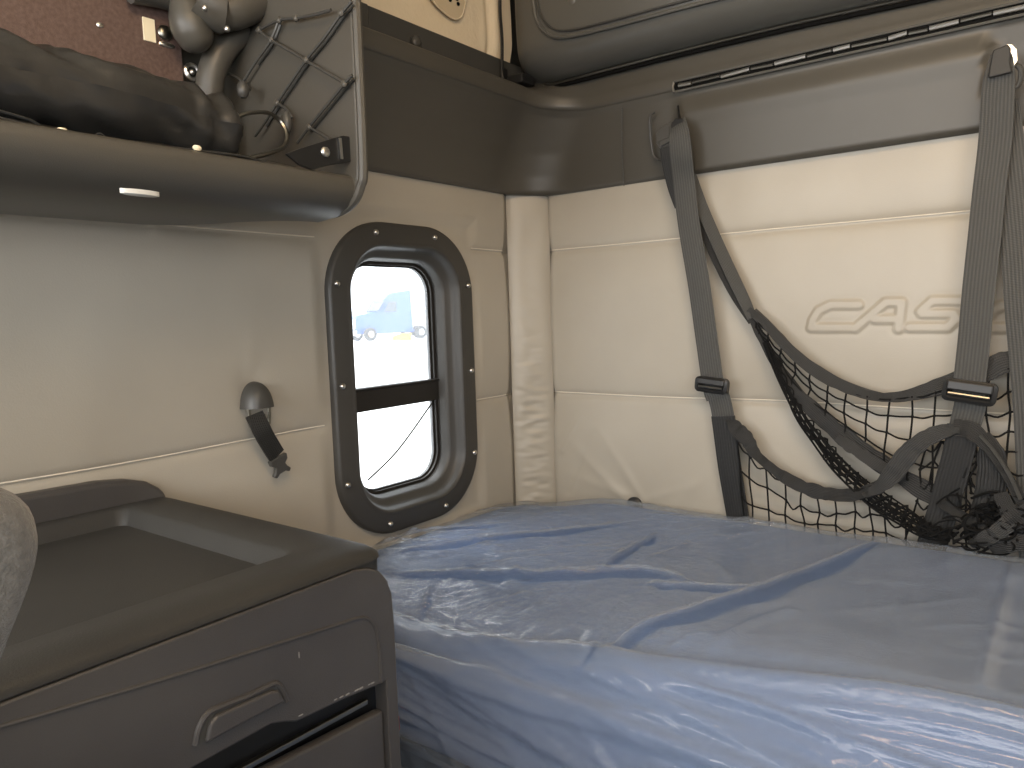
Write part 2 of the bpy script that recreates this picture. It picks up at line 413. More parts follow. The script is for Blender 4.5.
# ---- charcoal valance that runs round the top of both walls
def corner_path(dl, db, r, zl, zb, ya=-.868, xb=2.15):
    pts = []
    NL = 46
    for k in range(NL): y = ya+(-db-r-ya)*k/NL; pts.append((dl, y, zl, 0))
    for k in range(17):
        a = PI-(PI/2)*k/16; pts.append((dl+r+r*math.cos(a), -db-r+r*math.sin(a), zl+(zb-zl)*k/16, k/16))
    NB = 170
    for k in range(1, NB+1): x = dl+r+(xb-dl-r)*k/NB; pts.append((x, -db, zb, 1))
    return pts
def valance_rows(rows, post=None):
    m = M(); R = [corner_path(*r) for r in rows]; n = len(R[0])
    for i, row in enumerate(R):
        for (x, y, z, q) in row:
            p = V((x, y, z)); m.v.append(post(p, i/(len(R)-1), q) if post else p)
    for i in range(len(R)-1):
        for k in range(n-1): m.f.append((i*n+k, i*n+k+1, (i+1)*n+k+1, (i+1)*n+k))
    return m
def lerp_rows(keys, n):
    out = []
    for i in range(len(keys)-1):
        for k in range(n): t = k/n; out.append(tuple(a+(b-a)*t for a, b in zip(keys[i], keys[i+1])))
    out.append(keys[-1]); return out
# dl, db, r, z_left, z_back
keys = [(-.01,-.01,.08,.300,.296),(.016,.012,.125,.300,.296),(.021,.016,.125,.306,.302),(.032,.020,.12,.345,.34),(.055,.026,.115,.40,.39),(.085,.034,.112,.45,.43),(.108,.042,.105,.480,.462),(.118,.048,.112,.490,.474)]
def bulge_panel(p, t, q):
    # raised panel between the two strap anchors
    if q >= 1 and .298 < p.z < .49:
        k = sm(.449,.462,p.x)*sm(1.040,1.034,p.x)*(1-.9*sm(.415,.468,p.z))
        p = V((p.x, p.y-.020*k, p.z))
    # shallow anchor pockets
    return p
R_ = lerp_rows(keys, 7)
m = valance_rows(R_, bulge_panel)
va = struct(m.build('trim_2', TRIM, ang=60))
lip = [(.118,.048,.112,.490,.474),(.122,.052,.112,.492,.477),(.124,.054,.112,.497,.482),(.124,.053,.112,.525,.500),(.121,.050,.112,.529,.512),(.112,.046,.112,.531,.54),(.05,.04,.06,.531,.60)]
m = valance_rows(lerp_rows(lip, 3)); m.build('lip', TRIM, va, ang=70)
# vertical joint in the valance
m = M(); pj = [P(622,107,1,-.058), P(622,150,1,-.036), P(624,186,1,-.018)]; m.tube(spl(pj,6), .0010, 5); m.build('joint_line', TRIMD, va)
m = M(); pj = [P(655,112,1,-.058), P(650,118,1,-.056), P(651,140,1,-.045), P(655,158,1,-.040), P(668,161,1,-.040)]; m.tube(spl(pj,6), .0026, 6); m.build('anchor_pocket_rim', TRIMD, va)
# dark recess and beige padded panel above the left lip
m = M(); m.box((.02,-.868,.52),(.045,-.06,.612)); m.box((.045,-.62,.525),(.07,-.585,.60)); m.build('recess_strip', TRIMD, va, smooth=False, bev=.004)
m = M(); pa = P(385,40,0,.048); m.box((.045,pa.y-.02,.548),(.052,pa.y+.13,.556)); m.build('recess_bead', TRIM, va, smooth=False, bev=.002)
m = M(); kn = P(416,42,0,.05); m.ball(kn, .014, 12, 7, (.7,1,1)); m.build('recess_knob', TRIMD, va)
def bpanel(s, t):
    y = -.868+.788*s; z = .60+.34*t
    d = .012+.006*nz(y*5, z*5, 4)-.012*math.exp(-((y+.155+.04*(z-.6))/.012)**2)+.010*sm(-.2,-.14,y)*sm(.0,.2,t)
    return (d+.010, y, z)
m = M(); m.grid(bpanel, 120, 40); bp_ = m.build('beige_panel', BEIGE, va, ang=180)
# recessed pull plate on the beige panel
tri = [P(u,v,0,.033) for u,v in ((425,-14),(434,2),(446,14),(455,19),(461,17),(464,8),(466,-14))]
m = M(); m.tube(spl(tri+[tri[0]],6), .0022, 6, caps=False); m.build('pull_plate_rim', BEIGE, va)
m = M(); m.prism([p for p in tri], (.0012,0,0)); m.build('pull_plate', nmat('pull_plate_vinyl', (.56,.46,.31), .5), va)
for u, v in ((450,0),(457,-1),(458,4)):
    m = M(); m.ball(P(u,v,0,.035), .0045, 8, 5); m.build('pull_plate_hole', VOID, va)

# ---- piano hinge along the back lip
a = P(674,85,1,-.056); b = P(1024,11,1,-.056); zc = (a.z+b.z)/2; xr = 1.75
hg = thing('piano_hinge', 'long chrome and black hinge bar let into the grey ledge above the two straps', 'hinge', (a.x, -.056, zc))
m = M(); m.prism([(a.x, -.0555, zc+.010), (a.x,-.0555,zc-.009), (xr,-.0555,zc-.009),(xr,-.0555,zc+.010)], (0,.004,0)); m.build('slot', VOID, hg, smooth=False)
m = M(); m.tube([(a.x+.002,-.057,zc+.0115),(xr,-.057,zc+.0115)], .0026, 6); m.tube([(a.x+.002,-.057,zc-.0105),(xr,-.057,zc-.0105)], .0026, 6); m.tube([(a.x,-.057,zc+.0115),(a.x-.003,-.057,zc),(a.x,-.057,zc-.0105)], .0026, 6); m.build('slot_rim', OVER, hg)
x = a.x+.012; k = 0
random.seed(3)
while x < xr-.02:
    L_ = random.choice((.03,.045,.06))
    m = M(); m.tube([(x,-.0585,zc+random.uniform(-.001,.002)),(x+L_,-.0585,zc+random.uniform(-.001,.002))], .0046 if k%2==0 else .0034, 8)
    m.build('knuckle' if k % 2 == 0 else 'hinge_pin', STEEL if k % 2 == 0 else DSTEEL, hg); x += L_+.003; k += 1

# ---- overhead bunk folded up over the back wall
ob = thing('overhead_cabinet', 'large dark grey overhead locker with rounded lower corner above the back wall', 'cabinet', (.5,-.1,.53))
fa = P(512,72,1,-.12)
EL = [P(u,v,1,-.062) for u,v in ((537,88),(560,82),(640,61),(720,41),(800,22),(900,0))]
EL.append(EL[-1]+(EL[-1]-EL[-2])*4)
def edge_z(x):
    if x <= EL[0].x: return EL[0].z
    for a, b in zip(EL, EL[1:]):
        if x <= b.x: return a.z+(b.z-a.z)*(x-a.x)/(b.x-a.x)
    return EL[-1].z
def slab_sec(x, k):   # profile in (y, z) from back-bottom to front-top ; k = 0 left end, 1 right end
    zb = edge_z(x)+.004
    return [(-.045, zb), (-.075, zb+.002), (-.105, zb+.012), (-.128, zb+.026), (-.142, zb+.045), (-.150, zb+.075), (-.155, zb+.20), (-.155, .94)]
m = M(); xs2 = [.062,.066,.075,.09,.115,.15,.2,.3]+[.4+.1*i for i in range(18)]
rows = []
for x in xs2:
    k = (x-.06)/1.0; e = 1-math.exp(-(x-.06)/.020) if x < .2 else 1
    sec = slab_sec(x, k); zm = .62
    rows.append([V((x, -.045+(y+.045)*(.35+.65*e), z+(.05*(1-e)*(1-min((z-.49)/.25,1)) ))) for y, z in sec])
n = len(rows[0])
for r in rows: m.v += r
for i in range(len(rows)-1):
    for k in range(n-1): m.f.append((i*n+k, i*n+k+1, (i+1)*n+k+1, (i+1)*n+k))
m.f.append(tuple(range(n)))
m.build('body', OVER, ob, sub=2, ang=180)
g = [(534,-30),(534,0),(537,20),(546,33),(562,37),(600,29),(690,5),(790,-20),(900,-47)]
gp = [P(u,v,1,-.153) for u,v in g]
gp = [V((p.x, -.1555 if p.z > .72 else -.150-.005*min(1,(p.z-.60)/.1), p.z)) for p in gp]
m = M(); m.tube(spl(gp,8), .0042, 6); m.build('face_bead', OVER, ob)
g2 = [V((p.x+.010, p.y-.0005, p.z+.012)) for p in gp]
m = M(); m.tube(spl(g2,8), .0026, 6); m.build('face_groove', TRIMD, ob)
m = M(); lo = P(572,0,1,-.15); m.ball(lo, .012, 12, 6, (1,.35,1)); m.build('button', OVER, ob)
# highlight along the lower edge and shadow gap below, modelled as thin tubes
el = EL
m = M(); m.tube(spl(el,6), .0030, 6); m.build('edge_highlight', DSTEEL, ob)
m = M(); m.tube(spl([p+V((0,.004,-.007)) for p in el],6), .0042, 6); m.build('edge_shadow_gap', VOID, ob)
# black cable and clip in the corner
m = M(); q = [P(500,-8,1,-.14), P(500,12,1,-.14), P(502,40,1,-.15), P(502,70,1,-.16), P(503,80,1,-.16)]
m.tube(spl(q,5), [.004]*21, 6)
tag(m.build('cable', BLACK), 'thin black cable hanging in the corner beside the cream panel', 'cable')
m = M(); q = P(515,80,1,-.12); m.box((q.x-.018,-.13,q.z-.012),(q.x+.03,-.08,q.z+.010)); m.box((q.x-.03,-.14,q.z),(q.x-.02,-.12,q.z+.03))
tag(m.build('cable_clip', BLACK, smooth=False, bev=.003), 'small black clip where the cable meets the corner ledge', 'clip')

# ================================================================== WINDOW
w1 = bpy.data.objects.new('window_1', None); C.objects.link(w1); w1.location = (0, WC[0], WC[1]); struct(w1)
prof = [(0,-.004),(0,.010),(.003,.014),(.008,.0155),(.046,.0165),(.050,.0170),(.054,.0185),(.058,.0175),(.062,.012),(.065,.004),(.068,-.002),(.072,-.005),(.082,-.010),(.086,-.012),(.089,-.017),(.0945,-.034)]
m = M()
m.loft([rrect(.215-i*.875, .33-i*.825, max(.150-i*.85,.045), x, 16) for i, x in prof]); m.build('bezel', BEZEL, w1, ang=70)
prof = [(.0945,-.032),(.094,-.038),(.102,-.038),(.102,-.042),(.099,-.042),(.099,-.047),(.106,-.047),(.106,-.056),(.06,-.078)]
m = M()
m.loft([rrect(.215-i*.875, .33-i*.825, max(.150-i*.85,.045), x, 16) for i, x in prof]); m.build('rubber_gasket', RUBBER, w1, ang=30)
m = M(); m.box((-.052,WC[0]-.140,-.198),(-.034,WC[0]+.140,-.150)); m.box((-.052,WC[0]-.140,-.153),(-.030,WC[0]+.140,-.147)); m.build('middle_rail', RUBBER, w1, smooth=False, bev=.003)
for z_a, z_b in ((-.150,.135),(-.405,-.190)):
    m = M(); m.box((-.0500,WC[0]-.145,z_a),(-.0475,WC[0]+.145,z_b)); m.build('pane', GLASS, w1, smooth=False)
for (dy, z) in ((-.088,.176),(.088,.176),(-.197,.070),(.197,.070),(-.197,-.132),(.197,-.132),(-.197,-.331),(.197,-.331),(-.088,-.438),(.088,-.438)):
    m = M(); c = V((.0165, WC[0]+dy, z))
    m.loft([[c+V((h, r*math.cos(2*PI*k/12), r*math.sin(2*PI*k/12))) for k in range(12)] for r, h in ((.0062,-.002),(.0062,.0015),(.0045,.004),(.0015,.005))], False, True)
    m.build('screw', STEEL, w1)
# scratch / wire seen in the lower pane
m = M(); m.tube(spl([P(368,480,0,-.045), P(398,450,0,-.045), P(432,403,0,-.045)],5), .0021, 5); m.build('crack_line', RUBBER, w1)

# ================================================================== KNOB WITH STRAP AND BUCKLE on the left wall
kc = P(254,396,0,.010)
hk = thing('strap_holder', 'black domed wall knob holding a short webbing strap left of the window', 'strap', kc)
m = M()
def dome(s, t):
    # a hood: rounded on top, flat open bottom
    a = PI*s; yy = math.cos(a); 
    z = -.020+.046*(math.sin(a)**.6 if math.sin(a) > 0 else 0)*1.0
    w = .030-.006*(z+.02)/.046
    k = math.cos(t*PI/2)**.7 if t < 1 else 0
    return (kc.x+.034*math.sin(t*PI/2), kc.y+w*yy*k, kc.z-.020+(z+.020)*k)
m.grid(dome, 20, 10)
m.grid(lambda s, t: (kc.x+.034*math.sin(t*PI/2), kc.y+.030*(1-2*s)*(math.cos(t*PI/2)**.7 if t < 1 else 0), kc.z-.020), 8, 10)
m.build('cap', TRIMD, hk)
m = M(); m.tube([V((kc.x+.012,kc.y-.021,kc.z-.018)),V((kc.x+.012,kc.y-.019,kc.z-.050)),V((kc.x+.012,kc.y+.019,kc.z-.050)),V((kc.x+.012,kc.y+.021,kc.z-.018))], .0042, 6); m.build('loop', DSTEEL, hk)
m = M(); pts = [P(254,414,0,.028), P(259,424,0,.034), P(266,438,0,.036), P(277,456,0,.030)]
m.ribbon(spl(pts,6), .034, .004, (1,0,0)); m.ribbon([p+V((.006,0,0)) for p in spl([P(254,415,0,.028),P(257,424,0,.034),P(262,434,0,.036)],4)], .034, .003, (1,0,0)); m.build('strap', WEBD, hk)
b0 = P(277,457,0,.030); b1 = P(281,470,0,.028); t_ = (b1-b0).normalized(); s_ = t_.cross(V((1,0,0))).normalized()
m = M(); u = .021
outl = [(-1,0),(1,0),(.95,.5),(.55,.8),(.7,1.15),(1.0,1.5),(.75,1.75),(.35,1.5),(-.35,1.5),(-.75,1.75),(-1.0,1.5),(-.7,1.15),(-.55,.8),(-.95,.5)]
m.prism([b0+s_*u*a*.9+t_*u*b-V((.005,0,0)) for a, b in outl], (.010,0,0)); m.build('buckle', TRIMD, hk, smooth=False, bev=.002)

# ================================================================== OPEN OVERHEAD SHELF, upper left
XS = .325; YE = -.870
sh = thing('open_shelf', 'dark grey open overhead shelf with rounded front edge hanging on the left wall', 'shelf', (.15,-1.2,.15))
# pan: section in (x, z): underside from the wall to the front lip, then inside
sec = [(.000,.158),(.06,.150),(.16,.143),(.24,.142),(.285,.148),(.312,.160),(.326,.178),(.329,.192),(.326,.203),(.319,.208),(.311,.206),(.305,.196),(.290,.190),(.15,.186),(.0,.186)]
m = M(); rows = []
ys = [-1.85,-1.6,-1.4,-1.3,-1.2,-1.1,-1.05,-1.0,-.97,-.94,-.91,-.89,YE]
for y in ys:
    r_ = []
    for i, (x, z) in enumerate(sec):
        k = sm(-1.03, YE, y)
        # the underside sweeps up and forward towards the rounded end
        if i < 6: z = z+k*(.034 if i < 3 else .018)*(1-x/.40)
        r_.append(V((x, y, z)))
    rows.append(r_)
m.loft([r for r in rows], True, True); m.build('pan', TRIM, sh, ang=50)
# end plate
ep = [(.0,.186)]+[(.30,.168),(.322,.178),(.335,.196),(.340,.225),(.342,.40),(.343,.60),(.343,.90),(0,.90)]
m = M(); m.prism([V((x, YE-.002, z)) for x, z in ep], (0,.016,0)); m.build('end_plate', TRIM, sh, smooth=False, bev=.004, seg=3)
rim = [V((x, YE+.003, z)) for x, z in ((.24,.160),(.285,.160),(.318,.171),(.336,.192),(.344,.225),(.346,.40),(.347,.60),(.347,.90))]
m = M(); m.tube(spl(rim,6), .007, 8); m.build('end_rim', TRIM, sh)
m = M(); c = P(140,194,2,.146); m.loft([[c+V((r*.007*math.cos(2*PI*k/20), r*.022*math.sin(2*PI*k/20), -h)) for k in range(20)] for r, h in ((1,-.004),(1,.0010),(.8,.002))], False, True); m.build('oval_badge', WHITEL, sh)
# back panel of brown plate and grey mouldings
m = M(); m.box((.0,-1.85,.186),(.010,YE,.90)); m.build('back_panel', TRIM, sh, smooth=False)
bpl = thing('metal_plate', 'brown speckled metal plate standing at the back of the open shelf', 'plate', (.03,-1.2,.36))
m = M(); ya = P(181,40,0,.03).y; m.box((.024,-1.75,.24),(.030,ya,.62))
m.build('plate_body', BROWN, bpl, smooth=False, bev=.001)
m = M(); q = P(149,30,0,.031); m.box((.030,q.y-.009,q.z-.017),(.0325,q.y+.009,q.z+.017)); m.build('square_label', CREAM, bpl, smooth=False)
m = M(); m.ball(P(165,33,0,.031), .012, 12, 7, (.5,1,1)); m.build('stud', DSTEEL, bpl)
m = M(); m.ball(P(167,45,0,.031), .006, 8, 5, (.5,2.2,.8)); m.build('scratch_spot', STEEL, bpl)
m = M(); m.ball(P(100,25,0,.031), .004, 8, 5, (.5,1.3,1)); m.build('scratch_spot', STEEL, bpl)
# moulded grey tubes in the shelf's far corner
m = M(); m.tube(spl([P(205,150,0,.05),P(208,110,0,.05),P(212,72,0,.06),P(226,45,0,.07),P(248,25,0,.08),P(275,-6,0,.09)],6), [.022]*31, 10); m.build('moulded_channel', TRIM, sh)
m = M(); q0 = P(195,12,0,.12); q1 = P(248,22,0,.12); q2 = P(268,4,0,.12)
m.tube(spl([P(200,-4,0,.10),P(222,10,0,.11),P(246,5,0,.12),P(300,-22,0,.12)],6), [.036]*7+[.030]*12, 12); m.build('air_duct', TRIM, sh)
m = M(); m.tube(spl([P(184,-5,0,.08),P(189,20,0,.08),P(196,38,0,.08),P(203,52,0,.08)],6), [.018,.02,.022,.024,.026,.028,.029,.030,.030,.030,.030,.029,.028,.027,.025,.022,.018,.012,.006], 12); m.build('duct_mouth', TRIM, sh)
m = M(); m.tube(spl([P(130,-8,0,.05),P(160,-3,0,.05),P(186,6,0,.05)],5), .016, 10); m.build('shelf_pipe', TRIMD, sh)
m = M(); c = P(192,72,0,.04); m.tube([c+V((0,.011*math.cos(2*PI*k/14),.011*math.sin(2*PI*k/14))) for k in range(15)], .0035, 6); m.ball(c, .005, 8, 5); m.build('eyelet', STEEL, sh)
for u, v in ((205,8),(227,29),(297,2)):
    m = M(); m.ball(P(u,v,0,.14), .005, 8, 5); m.build('duct_screw', STEEL, sh)

# rolled bag on the shelf
rb = thing('rolled_bag', 'soft black vinyl roll lying along the front of the open shelf', 'bag', (.2,-1.2,.21))
def roll(s, t):
    y = -1.72+.725*s; a = 2*PI*t
    rz = .052+.004*nz(y*6,1); rx = .075
    end = math.sqrt(max(0, 1-sm(.965,1,s)**2))
    fold = .011*nz(y*27+3*math.sin(a), math.cos(a)*1.4, math.sin(a)*1.4)+.004*nz(y*9, math.cos(a)*3, 5)
    if s > .86: fold += .006*math.cos((s-.9)*110)*(.5+.5*math.sin(a))*sm(.86,.9,s)*(1-sm(.97,1,s))
    cx = .215-.02*sm(.7,1,s); cz = .262+.015*(1-s)+.004*math.sin(y*9)
    return (cx+(rx+fold)*math.cos(a)*end, y, cz+(rz+fold)*math.sin(a)*end)
m = M(); m.grid(roll, 150, 36); m.build('roll', BAG, rb, ang=180)
def flap(s, t):
    y = -1.72+.80*s
    return (.225+.085*t, y, .232-.022*t+.006*nz(y*14,t*2)*(1-t*.3)+.006*math.sin(y*22)*t*.6)
m = M(); m.grid(flap, 120, 10); fl = m.build('loose_flap', BAG, rb, ang=180)
sd = fl.modifiers.new('s','SOLIDIFY'); sd.thickness = .003
for u, v in ((62,131),(197,148),(113,141)):
    m = M(); c = P(u, v, 0, .312); m.ball(c, .0055 if v != 141 else .003, 10, 5, (.5,1.1,.7)); m.build('snap_stud', CREAM, rb)
m = M(); m.tube(spl([P(0,111,0,.305),P(30,120,0,.312),P(50,131,0,.312),P(70,133,0,.31),P(90,137,0,.312),P(100,134,0,.312),P(112,141,0,.314),P(140,143,0,.314),P(165,147,0,.312)],5), .0014, 5); m.build('piping', WEBD, rb)
# wire loop and elastic net
m = M(); m.tube(spl([P(235,118,0,.20),P(250,113,0,.20),P(268,113,0,.20),P(281,122,0,.20),P(287,136,0,.21),P(283,147,0,.22),P(270,153,0,.23),P(250,158,0,.24)],6), .0032, 6)
tag(m.build('wire_loop', DSTEEL), 'thin dark wire loop curling beside the black roll on the shelf', 'wire')
m = M(); e1 = P(287,122,0,.20); m.ball(e1, .011, 10, 6, (.8,.8,1.6)); HK1 = m; m = M(); e2 = P(243,90,0,.12); m.ball(e2, .010, 10, 6, (1,1,1.4))
nt = thing('cargo_net', 'thin elastic diamond net stretched over the end plate of the open shelf', 'net', (.15,YE-.02,.3))
m.build('hook', TRIMD, nt); HK1.build('hook', TRIMD, nt)
YN = YE-.014
def pn(u, v): return P(u, v, 1, YN)
CD = [[(352,1),(341,14),(324,38),(306,60),(291,82),(277,103),(265,122),(255,136)], [(279,20),(271,40),(257,60),(243,82)], [(352,75),(344,84),(327,105),(309,127),(297,143)],
      [(258,30),(271,40),(288,50),(305,60),(325,72),(344,83)], [(256,31),(279,20),(295,18),(313,15),(331,10)], [(277,103),(287,110),(292,118)], [(309,127),(330,140)], [(243,82),(250,90)],
      [(227,73),(240,80),(245,88)]]
m = M()
for q in CD:
    m.tube(spl([pn(*p) for p in q],4), .0024, 6)
m.build('elastic_cord', TRIMD, nt)
for u, v in ((341,13),(306,60),(277,103),(271,40),(344,84),(309,127),(279,20),(259,30),(296,18)):
    m = M(); m.ball(pn(u,v), .0055, 8, 6, (1,.8,1)); m.build('net_knot', TRIM, nt)
# the cords' cast shadow, modelled as dark tubes on the end plate
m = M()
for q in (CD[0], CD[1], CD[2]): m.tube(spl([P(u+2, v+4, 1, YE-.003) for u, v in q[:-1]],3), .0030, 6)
m.build('cord_shadow', TRIMD, sh)
# black arm bracket at the shelf end
br = thing('arm_bracket', 'black flat metal arm bolted at the right end of the open shelf', 'bracket', (.3,-.93,.24))
m = M(); A = [P(u,v,0,.318) for u,v in ((284,154),(298,149),(330,139),(341,136),(347,137),(349,142),(349,162),(330,165),(310,170),(297,165))]
m.prism(A, (.005,0,0)); m.build('arm', BLACK, br, smooth=False, bev=.001)
m = M(); m.ball(P(325.5,152,0,.324), .0075, 12, 6, (.5,1,1)); m.build('bolt', STEEL, br)
m = M(); a0 = P(340,138,0,.325); a1 = P(342,159,0,.325); bar(m, a0, a1, .004, .002, (1,0,0)); m.build('edge_highlight_strip', STEEL, br, smooth=False)
m = M(); m.box((.27,-.925,.196),(.320,YE-.004,.207)); m.build('foot_plate', TRIM, br, smooth=False, bev=.002)

# ================================================================== LOWER LEFT CABINET
XF = .525; CYE = -1.020; ZT = -.268
cb = thing('side_cabinet', 'charcoal plastic side cabinet with recessed tray top and pull handle beside the bed', 'cabinet', (.25,-1.45,-1.22))
Y0 = -1.95
m = M()   # top with recess: outer ring -> inner ring -> recess floor
def ring(xa, xb, ya, yb, r, z, n=6):
    out = []
    for (cx, cy, a0) in ((xb-r,yb-r,0),(xa+r,yb-r,PI/2),(xa+r,ya+r,PI),(xb-r,ya+r,3*PI/2)):
        for k in range(n+1): a = a0+PI/2*k/n; out.append(V((cx+r*math.cos(a), cy+r*math.sin(a), z)))
    return out
m.loft([ring(.004,XF-.004,Y0,CYE,.030,-.40), ring(.004,XF-.004,Y0,CYE,.030,ZT-.015), ring(.004,XF,Y0,CYE,.030,ZT-.0145), ring(.005,XF,Y0+.002,CYE-.002,.030,ZT-.010), ring(.008,XF-.006,Y0+.004,CYE-.010,.030,ZT-.004), ring(.012,XF-.020,Y0+.008,CYE-.024,.030,ZT),
        ring(.045,XF-.066,Y0+.05,CYE-.080,.018,ZT+.001), ring(.050,XF-.071,Y0+.055,CYE-.085,.018,ZT-.004), ring(.056,XF-.078,Y0+.06,CYE-.092,.014,ZT-.024), ring(.075,XF-.096,Y0+.08,CYE-.11,.01,ZT-.026)], False, True)
m.build('tray_top', TRAYM, cb, ang=55)
# arched splash back along the wall
ar = [V((.004, Y0, ZT-.03))]+[V((.004, y, ZT+.043)) for y in (Y0,-1.5)]+[V((.004, y, z)) for y, z in ((-1.25,ZT+.043),(-1.13,ZT+.041),(-1.09,ZT+.036),(-1.060,ZT+.027),(-1.042,ZT+.014),(-1.032,ZT+.002),(-1.030,ZT-.03))]
m = M(); m.prism(ar, (.030,0,0)); m.build('splash_back', CABM, cb, smooth=False, bev=.008, seg=4)
# body below
m = M(); m.box((.004,Y0,-1.22),(XF-.03,CYE-.002,-.38)); m.build('carcass', BLACK, cb, smooth=False, bev=.004)
# end skirt (right edge of the front)
XO = XF+.002
def fp(u, v, x=XO): p = P(u, v, 0, x); return V((x, p.y, p.z))
# front panel outline: top edge below the seam, rounded at the bed end, stepped lower edge with black gap
zt = ZT-.0165
yE = CYE+.001
op = [(Y0, zt), (yE-.055, zt), (yE-.036, zt-.004), (yE-.020, zt-.012), (yE-.008, zt-.027), (yE-.002, zt-.045), (yE, zt-.08), (yE, -.72), (yE-.018, -.72)]
low = [fp(384,683), fp(345,699), fp(297,722), fp(286,722), fp(272,724), fp(193,768), fp(150,792)]
op += [(yE-.018, low[0].z+.002)] + [(p.y, p.z) for p in low] + [(Y0, low[-1].z-.02)]
m = M()
m.prism([V((XO-.022, y, z)) for y, z in op], (.022,0,0)); m.build('front_panel', CABM, cb, smooth=False, bev=.004, seg=4)
# raised bead that outlines the inner field
bl = [(-8,729),(160,680),(260,649),(330,627),(355,619),(366,618),(374,625),(378,640),(380,660),(381,681)]
m = M(); m.tube(spl([fp(u,v,XO) for u,v in bl],5), .0022, 8); m.build('panel_bead', CABM, cb)
# pull handle: recess with sloping lip
ho = [(195,745),(199,728),(207,714),(222,706),(250,695),(270,685),(277,684),(283,692),(287,701),(262,713),(230,728)]
hp = [fp(u,v,XO+.001) for u,v in ho]
m = M(); m.tube(spl([hp[0]]+hp[1:9],4), .0032, 8); m.build('pull_rim', CABM, cb)
m = M(); cpt = sum(hp, V((0,0,0)))/len(hp)
m.prism([p for p in hp], (.0012,0,0)); hnd = m.build('pull_handle', TRIMD, cb, smooth=False)
m = M(); m.prism([fp(u,v,XO+.0015) for u,v in ((203,742),(207,722),(214,714),(270,689),(276,690),(283,700),(240,722))], (.006,0,0)); m.build('finger_grip', CABM, hnd, smooth=False, bev=.004, seg=3)
# gap, chrome rail and drawer below
m = M(); rl0 = fp(243,768,XO-.012); rl1 = fp(366,701,XO-.012); d_ = rl1-rl0
bar(m, rl0-d_*2.5, rl1, .006, .007, (1,0,0)); m.build('drawer_rail', DSTEEL, cb, smooth=False, bev=.001)
dt = [fp(389,706,XO-.008), fp(268,768,XO-.008)]; dd = dt[1]-dt[0]
m = M(); far = dt[0]+dd*3.2
m.prism([V((XO-.020, yE-.020, dt[0].z)), V((XO-.020, far.y, far.z)), V((XO-.020, far.y, -1.15)), V((XO-.020, yE-.020, -1.15))], (.014,0,0)); m.build('drawer', CABM, cb, smooth=False, bev=.003)
# little scuffs along the bottom edge of the panel
SCUFF = nmat('scuff', (.22,.21,.20), .7); random.seed(5)
for k in range(9):
    t = random.random(); p = fp(299+t*78, 716-t*35, XO+.0002); m = M(); m.ball(p, random.uniform(.0008,.0014), 6, 4, (.3,3.0,1)); m.build('scuff_mark', SCUFF, cb)
p = fp(299,655,XO); m = M(); m.ball(p, .0016, 6, 4, (.3,.6,3)); m.build('scuff_mark', SCUFF, cb)

# ================================================================== BED
bd = thing('mattress', 'blue mattress sealed in crinkled clear plastic below the window and net', 'mattress', (1.0,-.4,-.72))
def ffold(pts): return [P(u,v,2,-.465).xy for u,v in pts]
FOLDS = [  # points, height, width front side, width back side
  (ffold([(566,645),(640,622),(700,608),(752,592),(800,574),(850,555),(890,543)]), .010, .012, .011),
  (ffold([(383,562),(429,564),(500,568),(549,571),(600,570),(642,570),(675,577),(699,588)]), .010, .012, .012),
  (ffold([(640,584),(699,588),(759,589)]), .008, .012, .02),
  (ffold([(384,552),(430,545),(474,538),(549,530),(600,524),(642,521)]), .007, .010, .010),
  (ffold([(372,545),(430,531),(520,521)]), .006, .010, .02),
  (ffold([(399,607),(418,586),(432,570)]), .006, .006, .008),
  (ffold([(598,570),(625,553),(661,532)]), .009, .014, .02),
  (ffold([(643,560),(668,551),(690,540)]), .006, .012, .012),
  (ffold([(978,706),(983,672),(989,649),(1002,600),(1016,560)]), .006, .015, .015),
  (ffold([(706,556),(725,570),(738,586)]), .003, .006, .006),
  (ffold([(640,515),(720,524),(800,533)]), .006, .012, .012),
  (ffold([(700,650),(760,622),(800,612)]), .005, .012, .02),
  (ffold([(560,640),(620,600),(690,575)]), .003, .012, .02),
  (ffold([(900,600),(880,640),(876,668)]), .002, .012, .015),
  (ffold([(660,640),(700,632),(715,640)]), .004, .008, .012),
]
BAND = {0: .034, 1: .026, 2: .016, 3: .020, 4: .016, 5: .010, 6: .016}      # shade painted in front of these folds: less milk, so dark blue shows
FOLDS = [(spl([V(p) for p in pts], 5), H, a_, b_) for pts, H, a_, b_ in FOLDS]
def foldh(x, y):
    h = 0; shd = 0
    for fi, (pts, H, wf, wb_) in enumerate(FOLDS):
        best = 9; sgn = 1
        for i in range(len(pts)-1):
            a, b = pts[i], pts[i+1]
            if abs((a[0]+b[0])/2-x) > .16: continue
            q, t = segd(x, y, a, b)
            if q < best:
                best = q; sgn = (b[0]-a[0])*(y-a[1])-(b[1]-a[1])*(x-a[0])
                tt = (i+t)/(len(pts)-1)
        if best < .1:
            w = (wb_*.6 if sgn > 0 else wf)*.8; h += 1.3*H*math.exp(-(best/w)**1.5)*min(1, 6*tt+.15, 6*(1-tt)+.15)
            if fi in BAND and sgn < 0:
                bw = BAND[fi]*min(1, 4*tt, 3.5*(1-tt))*(1+.5*nz(tt*7, fi)); e_ = sm(.003,.009,best)*(1-sm(bw*.6, bw*1.25+.001, best)); shd = max(shd, e_); h -= .004*e_
    return h, shd
